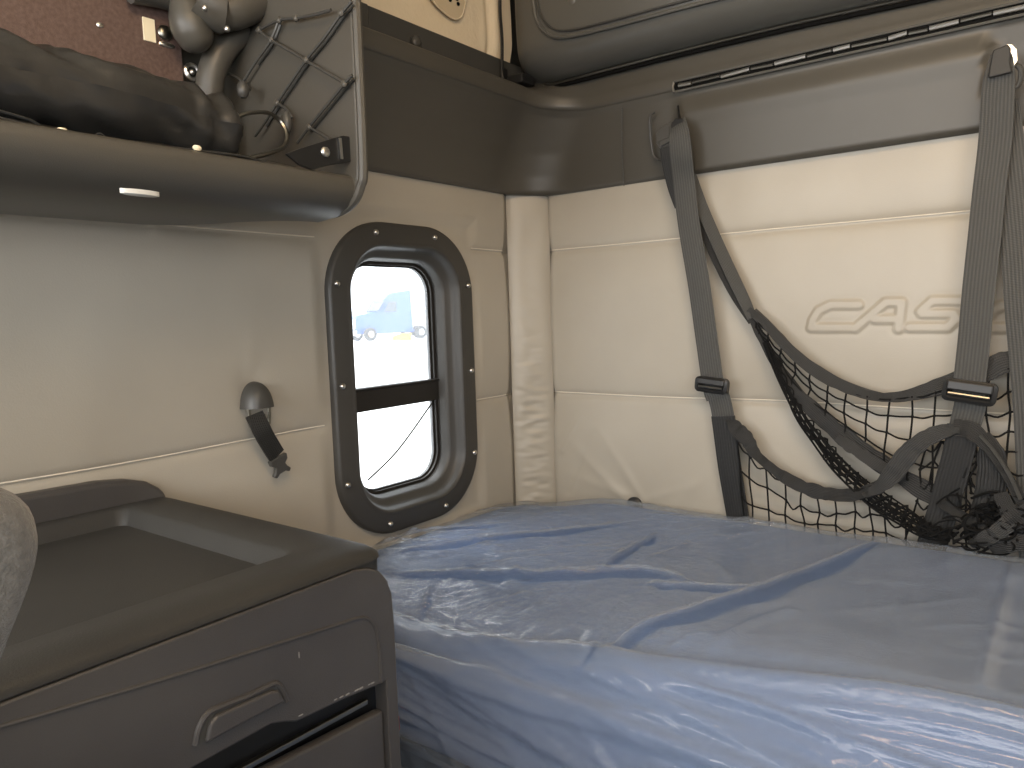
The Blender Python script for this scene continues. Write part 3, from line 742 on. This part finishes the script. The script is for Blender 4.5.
def section(x):
    k = sm(.22, 1.15, x); e = sm(.0, .05, x)
    yf = -.772+.085*k; zf = -.522+.068*k+.036*(1-sm(.02,.25,x)); zb = -.497+.036*sm(.05,.30,x); lift = -.008*(1-e)
    zl = -.475+.008*k
    return [(-.765,-.730),(-.785,-.715),(-.797,-.68),(-.800,-.63),(-.797,-.585),(-.789,-.556),(-.781+.2*(yf+.772),-.545+.25*(zf+.522)),(yf-.010,zf-.012),(yf+.012,zf+lift),(yf+.05,zf+.004+lift),
            (-.60,zf*.35+zl*.65+.005+lift),(-.45,zl+lift),(-.25,zl-.002+lift),(-.12,(zl+zb)/2+.002+lift),(-.065,zb+lift),(-.048,zb-.012),(-.042,zb-.05),(-.042,-.66)]
SEC_N = 300
def resample(pts, n):
    q = spl(pts, 8); L = [0]
    for i in range(1, len(q)): L.append(L[-1]+math.hypot(q[i][0]-q[i-1][0], q[i][1]-q[i-1][1]))
    out = []; j = 0
    for k in range(n+1):
        s = L[-1]*k/n
        while j < len(q)-2 and L[j+1] < s: j += 1
        t = (s-L[j])/max(L[j+1]-L[j],1e-9); out.append((q[j][0]+(q[j+1][0]-q[j][0])*t, q[j][1]+(q[j+1][1]-q[j][1])*t))
    return out
SHD = []
def bed_surface(nx, ns, off, wrinkle):
    SHD.clear(); m = M(); grid_ = []
    for i in range(nx+1):
        x = .014+(1.55-.014)*(i/nx)
        S = resample(section(x), ns); row = []
        for j, (y, z) in enumerate(S):
            a = S[max(j-1,0)]; b = S[min(j+1,ns)]; ty, tz = b[0]-a[0], b[1]-a[1]; l = math.hypot(ty, tz) or 1
            ny_, nz_ = -tz/l, ty/l   # outward normal
            d = off; shd = 0
            if wrinkle:
                top = sm(-.76,-.70,y)*sm(-.6,-.5,z); fr = 1-top
                if y > -.05: top = 0
                fh, shd = foldh(x, y) if z > -.56 and top > 0 else (0, 0); w = fh*top
                kx = 1-.97*sm(.35,.85,x)
                # fine directional crumple towards the window end
                w += top*kx*(.0075*max(0, 1-4*abs(nz((x*.75-y*.66)*22, (x*.66+y*.75)*5.5, 1)))**2*max(0,.5+1.6*nz(x*4,y*5,11))+.0020*abs(nz((x*.75-y*.66)*60, (x*.66+y*.75)*18, 3)))+top*.0016*max(0,1-6*abs(nz((x*.5-y*.86)*9, (x*.86+y*.5)*4, 21)))
                w += top*.0030*nz(x*7, y*9, 4)
                if fr > 0 and y < -.05:
                    # long sagging swags below the front edge and crinkles on the face
                    rdg = lambda a_, b_, c_: max(0, 1-3.2*abs(nz(a_, b_, c_)))**2
                    sh_ = sm(-.575,-.545,z)          # 1 on the sloping shoulder, 0 on the face
                    u_ = z*.9+y*.5
                    w += fr*(.016*rdg(x*.9, (u_+x*.06)*13, 2)+.010*rdg(x*1.3+3, (u_-x*.05)*27, 6)+.005*rdg(x*2+7, (u_+x*.12)*50, 5))
                    w += fr*(1-sh_)*(.0040*rdg(x*9+z*12, z*5, 8))+.002*fr*nz(x*6, z*8, 9)
                    q = abs(z-(-.560+.005*math.sin(x*9))); w += fr*.010*math.exp(-(q/.007)**2)
                    q = abs(z-(-.615-.04*math.sin((x-.2)*2.2))); w += fr*.006*math.exp(-(q/.007)**2)
                # taut rolled ridge where the film turns over the front edge
                yr = -.772+.085*sm(.22,1.15,x)+.004*math.sin(x*13)
                if z > -.56 and y < -.5:
                    w += .014*math.exp(-((y-yr)/.012)**2) - .008*math.exp(-((y-yr-.035)/.02)**2)+.006*math.exp(-((y-yr+.022)/.006)**2)
                d += w
            row.append(len(m.v)); m.v.append(V((x, y+ny_*d, z+nz_*d))); SHD.append(shd)
        grid_.append(row)
    for i in range(nx):
        for j in range(ns):
            m.f.append((grid_[i][j], grid_[i+1][j], grid_[i+1][j+1], grid_[i][j+1]))
    return m, grid_
m, g_ = bed_surface(70, 70, -.006, False)
m.f.append(tuple(g_[0])); m.f.append(tuple(g_[-1][::-1])); m.f.append((g_[0][0], g_[0][-1], g_[-1][-1], g_[-1][0]))
m.build('ticking', MATT, bd, ang=60)
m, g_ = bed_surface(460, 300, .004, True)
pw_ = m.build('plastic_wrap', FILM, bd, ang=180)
at_ = pw_.data.attributes.new('fold_shade', 'FLOAT', 'POINT')
at_.data.foreach_set('value', SHD)
# gathered skirt of film hanging under the front edge
def skirt(s, t):
    x = .262+1.28*s; z = -.705-.12*t
    return (x, -.792-.012*abs(nz(x*9, z*6, 3))*2-.010*math.sin(x*14+z*9)*t-.006*nz(x*30,z*14,1), z-.02*s*t)
m = M(); m.grid(skirt, 260, 30); m.build('hanging_film', FILM, bd, ang=180)

bb = thing('sleeper_bunk', 'dark boxed bunk base carrying the wrapped mattress', 'bed base', (1.0,-.4,-1.22))
m = M(); m.box((.012,-.775,-.775),(1.56,-.03,-.735)); m.build('deck', BLACK, bb, smooth=False, bev=.004)
m = M(); m.box((.30,-.760,-1.22),(1.56,-.04,-.775)); m.build('locker', MATT, bb, smooth=False, bev=.004)
m = M(); c = P(397,722,1,-.80); m.box((c.x-.004,-.81,c.z-.012),(c.x+.006,-.80,c.z+.012)); m.build('red_tab', nmat('red_tab', (.45,.02,.02), .5), bb, smooth=False)

# ================================================================== RESTRAINT STRAPS AND NET
rn = thing('bunk_restraint_net', 'sagging black cord net hung from webbing straps and buckles on the back wall', 'net', (.8,-.05,-.45))
def W(px, y=-.06): return px*(1.618+y)*1.0/745.5*1.045
def strap(name, pts, mat, th=.0018, tw=None, n=7, curl=.001, parent=rn):
    """pts: (u, v, depth y, width in m[, twist])"""
    q = spl([(P(a[0],a[1],1,a[2]).x, a[2], P(a[0],a[1],1,a[2]).z, a[3], a[4] if len(a) > 4 else 0) for a in pts], n)
    m = M(); m.ribbon([p[:3] for p in q], [p[3] for p in q], th, tw=[p[4] for p in q], curl=curl)
    return m.build(name, mat, parent, ang=50)
# left strap
strap('strap', [(677,122,-.094,.038),(679,134,-.100,.046),(681,155,-.094,.050),(684,182,-.072,.050),(689,225,-.066,.050),(699,285,-.062,.050),(706,335,-.058,.050),(713,384,-.056,.050),(717,398,-.056,.050)], WEB)
strap('strap', [(711,380,-.050,.048),(718,395,-.052,.050),(722,410,-.048,.050),(724,424,-.046,.050)], WEB)
strap('sewn_end', [(723,416,-.050,.053),(726,440,-.046,.052),(730,470,-.040,.052),(735,500,-.032,.051),(740,530,-.026,.050)], WEBD, th=.004)
# loop of strap behind the left one
strap('strap', [(668,140,-.085,.040),(671,160,-.080,.044),(677,185,-.062,.045),(684,205,-.05,.044)], WEBD)
# diagonal strap to the gather
strap('strap', [(691,176,-.050,.024,.5),(701,205,-.046,.026,.6),(716,240,-.046,.026,.6),(732,275,-.050,.026,.5),(745,302,-.052,.024,.3),(752,318,-.054,.020,0)], WEB)
strap('strap', [(686,180,-.040,.020,.5),(697,212,-.040,.020,.6),(712,250,-.040,.020,.6),(732,290,-.045,.020,.5),(752,322,-.050,.016,0)], WEBD)
# right front strap
strap('strap', [(1001,52,-.112,.030),(1000,68,-.114,.040),(998,88,-.104,.047),(995,140,-.085,.049),(989,190,-.080,.049),(984,240,-.078,.050),(978.5,290,-.076,.050),(974,340,-.074,.050),(969,385,-.072,.050),(968,400,-.072,.050)], WEB)
strap('strap', [(971,388,-.064,.050),(970,405,-.064,.050),(965,425,-.060,.049),(961,438,-.060,.047)], WEB)
strap('sewn_end', [(963,426,-.066,.050),(959,450,-.062,.050),(951,480,-.056,.050),(943,510,-.050,.050),(934,538,-.046,.050),(930,552,-.040,.050)], WEBD, th=.004)
# right rear strap
strap('strap', [(1008,100,-.080,.030),(1008,125,-.070,.040),(1009,150,-.068,.048),(1014,200,-.066,.050),(1019,260,-.064,.050),(1022,310,-.064,.050),(1026,355,-.062,.050),(1031,420,-.058,.050),(1034,500,-.050,.050),(1036,560,-.045,.050)], WEB)
# hem of the back net
def X_(l, dy=0): return [(644+a/2.695, 285+b/2.695, y+dy, w, t) for a, b, y, w, t in l]
def crumple(l, amp=.35, sw=.25, seed=1):
    """soft webbing that puckers: width and twist wander along it"""
    q = spl(l, 4); out = []
    for i, p in enumerate(q):
        out.append((p[0], p[1]+.8*nz(i*.9, seed), p[2]+.003*nz(i*.7, seed+4), p[3]*(1+sw*nz(i*.55, seed+9)), p[4]+amp*nz(i*.45, seed+2)))
    return out
strap('net_hem', crumple(X_([(280,66,-.054,.016,0),(330,108,-.056,.018,.2),(370,152,-.058,.020,.3),(420,200,-.060,.022,.3),(480,243,-.062,.024,.3),(540,274,-.062,.022,.3),(610,298,-.060,.018,.3),(680,302,-.058,.020,.2),(750,288,-.056,.026,.1),(830,262,-.054,.034,0),(920,234,-.054,.036,0),(960,212,-.054,.038,0),(1005,200,-.05,.038,0),(1040,198,-.05,.038,0)]), .25, .15), WEBM, n=3)
strap('net_hem', crumple(X_([(300,66,-.048,.006,0),(345,112,-.050,.010,.2),(400,172,-.052,.012,.3),(470,226,-.055,.012,.3),(560,272,-.055,.010,.2),(640,296,-.053,.008,.2)]), .3, .2, 3), WEB, n=3)
# lower black webbing of the back net
strap('net_hem', crumple(X_([(285,80,-.050,.012,0),(320,148,-.054,.018,0),(365,225,-.058,.022,0),(420,300,-.062,.028,0),(490,368,-.062,.034,0),(560,425,-.060,.036,0),(630,475,-.056,.036,0),(700,520,-.052,.036,0),(790,575,-.048,.036,0)]), .3, .2, 5), WEBD, n=3)
strap('net_hem', crumple(X_([(520,410,-.066,.016,0),(570,445,-.068,.022,.2),(620,478,-.066,.022,.2),(690,512,-.062,.018,0)]), .4, .3, 8), WEBM, n=3)
# front net hem, twisting
strap('net_hem', crumple(X_([(226,360,-.052,.014,.6),(250,388,-.056,.030,.4),(280,420,-.058,.032,.2),(298,452,-.060,.022,.2),(340,490,-.062,.020,0),(390,525,-.064,.026,.1),(450,552,-.066,.028,0),(520,566,-.068,.026,.2),(585,562,-.070,.024,.3),(640,542,-.074,.028,.2)]), .35, .3, 11), WEBD, n=3)
strap('net_hem', crumple(X_([(590,568,-.078,.012,.9),(630,548,-.080,.022,.3),(670,510,-.082,.034,0),(705,462,-.082,.036,0),(745,424,-.080,.032,0),(795,398,-.074,.028,.3),(850,385,-.070,.020,.6)]), .2, .15, 14), WEBM, n=3)
# the hem right of the buckle and the loose black panels
strap('net_hem', crumple(X_([(835,385,-.070,.030,0),(885,395,-.074,.032,.2),(930,440,-.078,.022,.5),(970,500,-.080,.018,.6),(1010,570,-.080,.020,.5),(1035,610,-.080,.022,.4)]), .2, .2, 17), WEBD, n=3)
strap('net_hem', X_([(905,405,-.082,.005,0),(945,450,-.084,.006,0),(985,512,-.086,.006,0),(1015,578,-.086,.006,0)]), WEB)
strap('net_panel', crumple(X_([(915,400,-.066,.018,0),(935,450,-.066,.040,0),(938,520,-.064,.048,0),(925,590,-.060,.046,0),(905,650,-.056,.040,0),(895,690,-.05,.040,0)]), .3, .2, 20), WEBD, curl=.004, n=3)
strap('loose_strap', crumple(X_([(1035,600,-.085,.022,.4),(985,640,-.092,.028,.2),(945,670,-.094,.028,0),(905,690,-.090,.024,.3),(880,700,-.080,.016,.6)]), .4, .3, 23), WEBM, n=3)
strap('loose_strap', crumple(X_([(960,560,-.086,.020,.2),(985,610,-.092,.030,.1),(1035,650,-.090,.032,0)]), .4, .3, 26), WEBD, n=3)
strap('loose_strap', crumple(X_([(1040,690,-.08,.034,.2),(985,698,-.086,.032,0),(930,708,-.08,.024,.2)]), .4, .3, 29), WEBD, n=3)
strap('loose_strap', crumple(X_([(800,585,-.06,.022,.3),(850,620,-.07,.020,.8),(900,650,-.075,.026,.2),(960,700,-.07,.026,0)]), .4, .3, 32), WEBD, n=3)

# buckles
def buckle(u, v, y, w, h, ang):
    c = P(u, v, 1, y); ca, sa = math.cos(ang), math.sin(ang)
    def q(a, b, d=0): return c+V((a*ca-b*sa, d, a*sa+b*ca))
    m = M()
    n = 24; outer = []; inner = []
    def rr(hw, hh, r, d): 
        o_ = []
        for (sx, sz, a0) in ((1,1,0),(-1,1,PI/2),(-1,-1,PI),(1,-1,3*PI/2)):
            for k in range(5): a = a0+PI/2*k/4; o_.append(q(sx*(hw-r)+r*math.cos(a), sz*(hh-r)+r*math.sin(a), d))
        return o_
    m.loft([rr(w/2-.012,h/2-.012,.004,.007), rr(w/2-.012,h/2-.012,.004,-.005), rr(w/2-.007,h/2-.006,.006,-.010), rr(w/2,h/2,.010,-.007), rr(w/2,h/2,.010,.007), rr(w/2-.012,h/2-.012,.004,.007)])
    b = m.build('buckle', BLACK, rn, ang=50)
    m = M(); bar(m, q(-w/2+.006, h*.20, -.008), q(w/2-.006, h*.20, -.008), .012, h*.36, (0,-1,0)) if False else m.prism([q(-w/2+.006,h*.46,-.013), q(w/2-.006,h*.46,-.013), q(w/2-.006,h*.02,-.015), q(-w/2+.006,h*.02,-.015)], (0,.010,0))
    m.build('slide_bar', BLACK, b, smooth=False, bev=.003)
    m = M(); m.tube([q(-w/2+.010,-h*.13,-.010), q(w/2-.010,-h*.13,-.010)], .0028, 8); m.build('cross_pin', DSTEEL, b)
buckle(712, 385, -.062, .074, .034, -.10)
buckle(969.5, 392, -.080, .084, .040, -.13)
# anchor hardware on the valance
m = M(); hk_ = [P(u,v,1,-.088) for u,v in ((655,134),(660,127),(672,121),(676,125),(676,143),(660,149),(656,143))]
m.prism(hk_, (0,.02,0)); m.prism([P(u,v,1,-.094) for u,v in ((658,141),(674,134),(676,138),(660,147))], (0,.008,0)); m.build('anchor_hook', TRIMD, rn, smooth=False, bev=.003)
m = M(); m.tube(spl([P(678,106,1,-.06),P(679,114,1,-.08),P(680,122,1,-.092)],4), [.002]*5+[.003]*4, 6); m.build('anchor_tongue', BLACK, rn)
m = M(); m.prism([P(u,v,1,-.098) for u,v in ((671,124),(675,118),(682,118),(688,128),(688,136),(671,136))], (0,.008,0)); m.build('anchor_cap', BLACK, rn, smooth=False, bev=.002)
m = M(); m.prism([P(u,v,1,-.122) for u,v in ((993,50),(1008,44),(1011,48),(1010,62),(1012,72),(988,78),(990,64))], (0,.006,0)); m.build('anchor_cap', WEBD, rn, smooth=False, bev=.002)
m = M(); m.prism([P(u,v,1,-.119) for u,v in ((1006,44),(1012,44),(1017,49),(1018,60),(1014,66),(1012,56))], (0,.012,0)); m.build('anchor_plate', STEEL, rn, smooth=False, bev=.001)
m = M(); m.tube(spl([P(1014,64,1,-.106),P(1020,68,1,-.106),P(1021,76,1,-.104),P(1018,86,1,-.10),P(1010,86,1,-.098)],4), .004, 8); m.build('anchor_hook', TRIMD, rn)

# --- netting
random.seed(11)
def lerp_poly(pts, t):
    L = [0]
    for i in range(1, len(pts)): L.append(L[-1]+(V(pts[i])-V(pts[i-1])).length)
    s = t*L[-1]
    for i in range(1, len(pts)):
        if s <= L[i]+1e-9:
            k = (s-L[i-1])/max(L[i]-L[i-1],1e-9); return V(pts[i-1])+(V(pts[i])-V(pts[i-1]))*k
    return V(pts[-1])
def net(m, top, bot, nc, nr, r=.0019, jit=.004, wav=.006, skipbot=False, bulge=0, knots=True, cols=False):
    """top, bot: lists of (zoomx, zoomy, depth) ; columns and rows of cord with knots"""
    T = [P(644+a/2.695, 285+b/2.695, 1, y) for a, b, y in top]; B = [P(644+a/2.695, 285+b/2.695, 1, y) for a, b, y in bot]
    TC, BC = T, B
    T = [V(p) for p in spl(T, 6)]; B = [V(p) for p in spl(B, 6)]
    G = []
    for i in range(nc+1):
        a = lerp_poly(T, i/nc); b = lerp_poly(B, i/nc); col_ = []
        if cols: a, b = TC[i], BC[i]
        for j in range(nr+1):
            p = a+(b-a)*(j/nr)
            e = 1 if 0 < j < nr else .25
            col_.append(p+V((random.uniform(-jit,jit)*e, -bulge*math.sin(PI*j/nr)+random.uniform(-.002,.002), random.uniform(-jit,jit)*e)))
        G.append(col_)
    for i in range(nc+1):
        m.tube(spl([tuple(p) for p in G[i]], 4), r, 5)
    for j in range(0 if not knots else 0, nr+1):
        if skipbot and j == nr: continue
        pts = []
        for i in range(nc+1):
            pts.append(G[i][j])
            if i < nc:
                mid = (G[i][j]+G[i+1][j])/2; pts.append(mid+V((0,-.002,random.uniform(-wav,.1*wav))))
        m.tube(spl([tuple(p) for p in pts], 3), r, 5)
    if knots:
        for i in range(nc+1):
            for j in range(nr+1): m.ball(G[i][j], r*1.7, 6, 4)
    return G
m = M()
# front net hanging under its hem
hemy = lambda x: [y1_+(y2_-y1_)*(x-x1_)/(x2_-x1_) for (x1_,y1_),(x2_,y2_) in zip(HM, HM[1:]) if x1_ <= x <= x2_][0]
HM = [(240,400),(262,440),(300,475),(340,500),(400,545),(470,572),(540,575),(600,568),(680,600),(760,645)]
cx_ = [252,285,330,378,422,468,515,566,606,650,700,745]
net(m, [(x, hemy(x), -.058) for x in cx_], [(x+(8 if x > 260 else 22), 648+(x-250)*.17, -.032) for x in cx_], 11, 3, jit=.0045, wav=.014, cols=True)
m.build('netting', CORD, rn)
m = M()
# back net between upper hem and lower webbing
net(m, [(300,90,-.054),(350,140,-.056),(400,190,-.058),(460,235,-.060),(540,278,-.062),(620,305,-.060),(700,306,-.058),(780,290,-.056),(850,275,-.054)],
       [(310,130,-.054),(350,205,-.058),(400,280,-.060),(470,350,-.062),(560,430,-.060),(640,485,-.058),(720,530,-.055),(790,560,-.052),(850,560,-.05)], 11, 4, jit=.003, wav=.004, skipbot=True)
m.build('netting', CORD, rn)
m = M()
# net right of the buckle strap
net(m, [(880,265,-.052),(930,245,-.052),(985,225,-.052),(1040,215,-.050)], [(880,560,-.050),(920,560,-.055),(980,560,-.055),(1040,560,-.050)], 3, 6, jit=.005, wav=.010)
# mesh seen between the sewn ends
net(m, [(760,440,-.056),(810,420,-.056),(880,420,-.060),(930,440,-.062)], [(700,690,-.040),(780,700,-.042),(860,705,-.046),(930,705,-.046)], 4, 5, jit=.008, wav=.014)
m.build('netting', CORD, rn)
m = M()
# slack bunched net under the lower webbing
for k in range(9):
    f = k/8; off = 4+26*f
    pts = []
    for (a, b, w) in ((330,150,.25),(380,250,.5),(430,335,.8),(480,400,1),(540,465,1.2),(600,520,1.4),(660,565,1.5),(720,600,1.5),(780,640,1.4),(850,665,1.2)):
        pts.append((a-off*w*.9+random.uniform(-4,4), b+off*w*.85+random.uniform(-4,4)-0, -.052-random.uniform(0,.018)))
    P3 = [P(644+a/2.695, 285+b/2.695, 1, y) for a, b, y in pts]
    m.tube(spl([tuple(p) for p in P3], 5), random.uniform(.0015,.0024), 5)
BASE = ((345,170,.3),(400,280,.6),(430,335,.8),(480,400,1),(540,465,1.2),(600,520,1.4),(660,565,1.5),(720,600,1.5),(780,640,1.4),(850,665,1.2))
for k in range(5):
    pts = []; N_ = 26
    for j in range(N_):
        t = (len(BASE)-1)*j/(N_-1); i = min(int(t), len(BASE)-2); f = t-i
        a, b, w_ = [p0+(p1-p0)*f for p0, p1 in zip(BASE[i], BASE[i+1])]
        off = (3 if (j+k) % 2 else 27)+random.uniform(-5,5)
        pts.append(tuple(P(644+(a-off*w_*.9)/2.695, 285+(b+off*w_*.85)/2.695, 1, -.056-random.uniform(0,.016))))
    m.tube(spl(pts, 4), .0017, 5)
m.build('slack_netting', CORD, rn)
m = M()
# tangled pile on the mattress, lower right
for k in range(60):
    cx_, cy_ = random.gauss(950,55), random.gauss(640,34); cy_ = min(cy_, 700); cx_ = max(cx_, 815)
    pts = []; a = random.uniform(0,6.28); R0 = random.uniform(15,60)
    for j in range(5):
        a += random.uniform(.6,1.5); x_ = cx_+R0*math.cos(a)*1.1; y_ = min(cy_+R0*.6*math.sin(a), 705+ (x_-740)*.09)
        pts.append(tuple(P(644+x_/2.695, 285+y_/2.695, 1, -.062-random.uniform(0,.035))))
    m.tube(spl(pts, 5), random.uniform(.0016,.0024), 5)
for (a, b, c_, d) in ((885,440,870,520),(880,520,905,560),(850,560,860,640)):
    pts = [tuple(P(644+(a+(c_-a)*t+random.uniform(-10,10))/2.695, 285+(b+(d-b)*t)/2.695, 1, -.06)) for t in (0,.33,.66,1)]
    m.tube(spl(pts, 5), .002, 5)
m.build('slack_netting', CORD, rn)

# ================================================================== DRIVER SEAT (only its headrest edge shows)
st = thing('driver_seat', 'grey fabric seat with headrest edge poking in at the left of the photo', 'seat', (.70,-1.6,-1.22))
m = M()
hr = [(y_+.005, z_+.005) for y_, z_ in [(-1.478,-.086),(-1.470,-.096),(-1.4675,-.110),(-1.470,-.125),(-1.478,-.145),(-1.492,-.170),(-1.505,-.215),(-1.53,-.235),(-1.60,-.235),(-1.615,-.215),(-1.60,-.12),(-1.585,-.082),(-1.56,-.070),(-1.51,-.072)]]
m.loft([[V((x, -1.54+(y+1.54)*k, -.15+(z+.15)*k)) for y, z in hr] for x, k in ((.56,.70),(.565,.86),(.58,.96),(.61,1),(.68,1),(.73,1),(.745,.96),(.755,.86),(.757,.70))], True, True)
m.build('headrest', SEATM, st, sub=1, ang=180)
m = M(); m.tube([(.61,-1.56,-.22),(.61,-1.58,-.32)], .006, 8); m.build('headrest_post', STEEL, st)
m = M(); m.tube([(.71,-1.56,-.22),(.71,-1.58,-.32)], .006, 8); m.build('headrest_post', STEEL, st)
m = M(); m.box((.54,-1.68,-.80),(.86,-1.555,-.30)); m.build('backrest', SEATM, st, bev=.035, seg=4)
m = M(); m.box((.54,-2.15,-.86),(.86,-1.60,-.74)); m.build('seat_cushion', SEATM, st, bev=.035, seg=4)
m = M(); m.box((.60,-1.98,-1.22),(.80,-1.70,-.85)); m.build('pedestal', BLACK, st, bev=.01)

# ================================================================== OUTSIDE
GZ = -2.45
PAVE = nmat('pale_pavement', (.72,.72,.70), .8, bump=.3, bscale=3, col2=(.80,.80,.78), cscale=.05)
m = M(); m.box((-240,-120,GZ-.2),(-1.6,260,GZ)); struct(m.build('ground', PAVE, smooth=False))
BLUE = nmat('truck_blue', (.012,.09,.42), .45, spec=.5, coat=.5)
TYRE = nmat('tyre', (.03,.03,.03), .8); DG = nmat('truck_glass', (.05,.07,.09), .1); CHR = nmat('grille_chrome', (.6,.6,.6), .25, metal=1)
YEL = nmat('yellow_paint', (.75,.36,.01), .5)
D = 86.0
def outp(u, v, d):
    c = V((u-512, 384-v, -F)); w = V((c.dot(_X), c.dot(_Y), c.dot(_Z))); h = math.hypot(w.x, w.y); return CAM+w*(d/h)
tc_ = outp(392, 330, D); fw = V((tc_.x-CAM.x, tc_.y-CAM.y, 0)).normalized(); rt = V((fw.y, -fw.x, 0))
ax = (-rt*.86-fw*.5).normalized()     # truck's nose direction: to the left and towards us
sd_ = V((0,0,1)).cross(ax)
org = V((tc_.x, tc_.y, GZ))
def tp(a, s, z): return org+(ax*a+sd_*s+V((0,0,z)))*1.4
tk = thing('semi_truck', 'washed-out blue semi truck parked far outside the window', 'truck', org)
prof_ = [(3.6,.55),(3.7,1.0),(3.6,1.75),(3.3,2.0),(1.7,2.25),(1.1,3.1),(.3,3.7),(-1.6,3.95),(-1.7,.7),(-3.6,.7),(-3.6,.55)]
m = M(); m.prism([tp(a,-1.2,z) for a,z in prof_], sd_*2.4); m.build('body', BLUE, tk, smooth=False, bev=.08)
m = M(); m.prism([tp(1.68,-1.0,2.32), tp(1.14,-1.0,3.05), tp(1.14,1.0,3.05), tp(1.68,1.0,2.32)], ax*.06+V((0,0,.03))); m.build('windscreen', DG, tk, smooth=False)
for s in (-1.22, 1.22):
    m = M(); m.prism([tp(1.35,s,2.2), tp(.95,s,3.0), tp(.2,s,3.05), tp(.2,s,2.2)], sd_*.02*(1 if s > 0 else -1)); m.build('side_window', DG, tk, smooth=False)
m = M()
for k in range(7): m.prism([tp(3.72,-.75+k*.25-.07,.95), tp(3.72,-.75+k*.25+.07,.95), tp(3.64,-.75+k*.25+.07,1.75), tp(3.64,-.75+k*.25-.07,1.75)], ax*.06)
m.build('grille', CHR, tk, smooth=False)
m = M(); m.prism([tp(3.75,-1.2,.45), tp(3.75,1.2,.45), tp(3.75,1.2,.85), tp(3.75,-1.2,.85)], ax*.25); m.build('bumper', CHR, tk, smooth=False, bev=.05)
for a in (2.6,-2.0,-3.1):
    for s in (-1.25, 1.0):
        m = M(); m.loft([[tp(a+r*math.cos(2*PI*k/20), s+h, .52+r*math.sin(2*PI*k/20)) for k in range(20)] for r, h in ((.3,-.0),(.52,.0),(.52,.28),(.3,.28))], True, True); wh = m.build('wheel', TYRE, tk)
        m = M(); m.loft([[tp(a+r*math.cos(2*PI*k/16), s+h, .52+r*math.sin(2*PI*k/16)) for k in range(16)] for r, h in ((.26,-.03),(.26,.31))], True, True); m.build('hub', CHR, wh)
m = M(); m.prism([tp(.9,-1.32,.45), tp(.9,-1.32,1.0), tp(-.9,-1.32,1.0), tp(-.9,-1.32,.45)], sd_*.2); m.build('fuel_tank', CHR, tk, smooth=False, bev=.05)
yc = outp(402, 332, D-6)
m = M(); q0 = V((yc.x, yc.y, GZ))
m.prism([q0-rt*1.0, q0+rt*1.0, q0+rt*1.0+V((0,0,.75)), q0-rt*.2+V((0,0,.75)), q0-rt*1.0+V((0,0,.45))], fw*.8)
tag(m.build('parking_barrier', YEL, smooth=False, bev=.05), 'small yellow block on the pavement in front of the distant blue truck', 'barrier')
# a long pale trailer behind
t2 = outp(372, 320, D+14); o2 = V((t2.x, t2.y, GZ))
tr_ = thing('parked_trailer', 'pale grey trailer parked beyond the blue truck', 'trailer', o2)
m = M(); m.prism([o2-rt*4+V((0,0,1.1)), o2+rt*7+V((0,0,1.1)), o2+rt*7+V((0,0,3.4)), o2-rt*4+V((0,0,3.4))], fw*2.5); m.build('box_body', nmat('trailer_grey', (.45,.47,.48), .5), tr_, smooth=False)
for a in (-3,-1.8,5.5):
    m = M(); m.loft([[o2+rt*(a+r*math.cos(2*PI*k/16))+V((0,0,.52+r*math.sin(2*PI*k/16)))+fw*h for k in range(16)] for r, h in ((.52,0),(.52,.3))], True, True); m.build('wheel', TYRE, tr_)
for a in (-2.6, 5.0):
    m = M(); m.prism([o2+rt*a+V((0,0,0)), o2+rt*(a+.2)+V((0,0,0)), o2+rt*(a+.2)+V((0,0,1.1)), o2+rt*a+V((0,0,1.1))], fw*.2); m.build('landing_leg', TYRE, tr_, smooth=False)

# ================================================================== LIGHT
w = bpy.data.worlds.new('sky'); bpy.context.scene.world = w; w.use_nodes = True
bg = w.node_tree.nodes['Background']; bg.inputs['Color'].default_value = (.86,.93,1.0,1); bg.inputs['Strength'].default_value = 3.0
def area(name, loc, target, sx, sy, power, col):
    l = bpy.data.lights.new(name, 'AREA'); l.shape = 'RECTANGLE'; l.size = sx; l.size_y = sy; l.energy = power; l.color = col
    o = bpy.data.objects.new(name, l); C.objects.link(o); o.location = loc
    o.rotation_euler = (V(target)-V(loc)).to_track_quat('-Z','Y').to_euler(); return o
area('windscreen_light', (.75,-2.86,.22), (.9,0,-.15), 1.5, .8, 28, (1,.97,.94))
area('driver_window_light', (-.02,-2.35,.22), (1.1,-.2,-.1), .8, .65, 18, (1,.96,.90))
area('passenger_window_light', (2.10,-2.30,.10), (.3,-.7,-.5), .9, .7, 14, (.98,.98,1))
area('bed_fill_light', (-.62,WC[0]-.05,.68), (.45,-.42,-.47), .9, .6, 26, (.95,.98,1))  # added lamp outside the window, above the sightline, brightens bed and post
area('roof_lamp', (1.25,-1.5,.92), (1.1,0,.15), .9, .4, 23, (1,.70,.40))
sn = bpy.data.lights.new('sun', 'SUN'); sn.energy = 6.0; sn.angle = math.radians(1); sn.color = (1,.97,.92)
so = bpy.data.objects.new('sun', sn); C.objects.link(so); so.rotation_euler = V((.10,.30,-.95)).to_track_quat('-Z','Y').to_euler()

# ================================================================== CAMERA
cd = bpy.data.cameras.new('camera'); co = bpy.data.objects.new('camera', cd); C.objects.link(co)
cd.sensor_width = 36; cd.lens = F/1024*36; cd.clip_start = .02; cd.clip_end = 600
from mathutils import Matrix
R3 = Matrix((_X, _Y, _Z))           # rows: world axes in camera coords -> world = R3 @ cam
co.matrix_world = Matrix.Translation(CAM) @ R3.to_4x4()
bpy.context.scene.camera = co
vs = bpy.context.scene.view_settings; vs.view_transform = 'Standard'; vs.look = 'None'; vs.exposure = 0; vs.gamma = 1

bpy.context.view_layer.update()
for o in list(C.objects):
    if o.parent is None: o.location.z += ZO
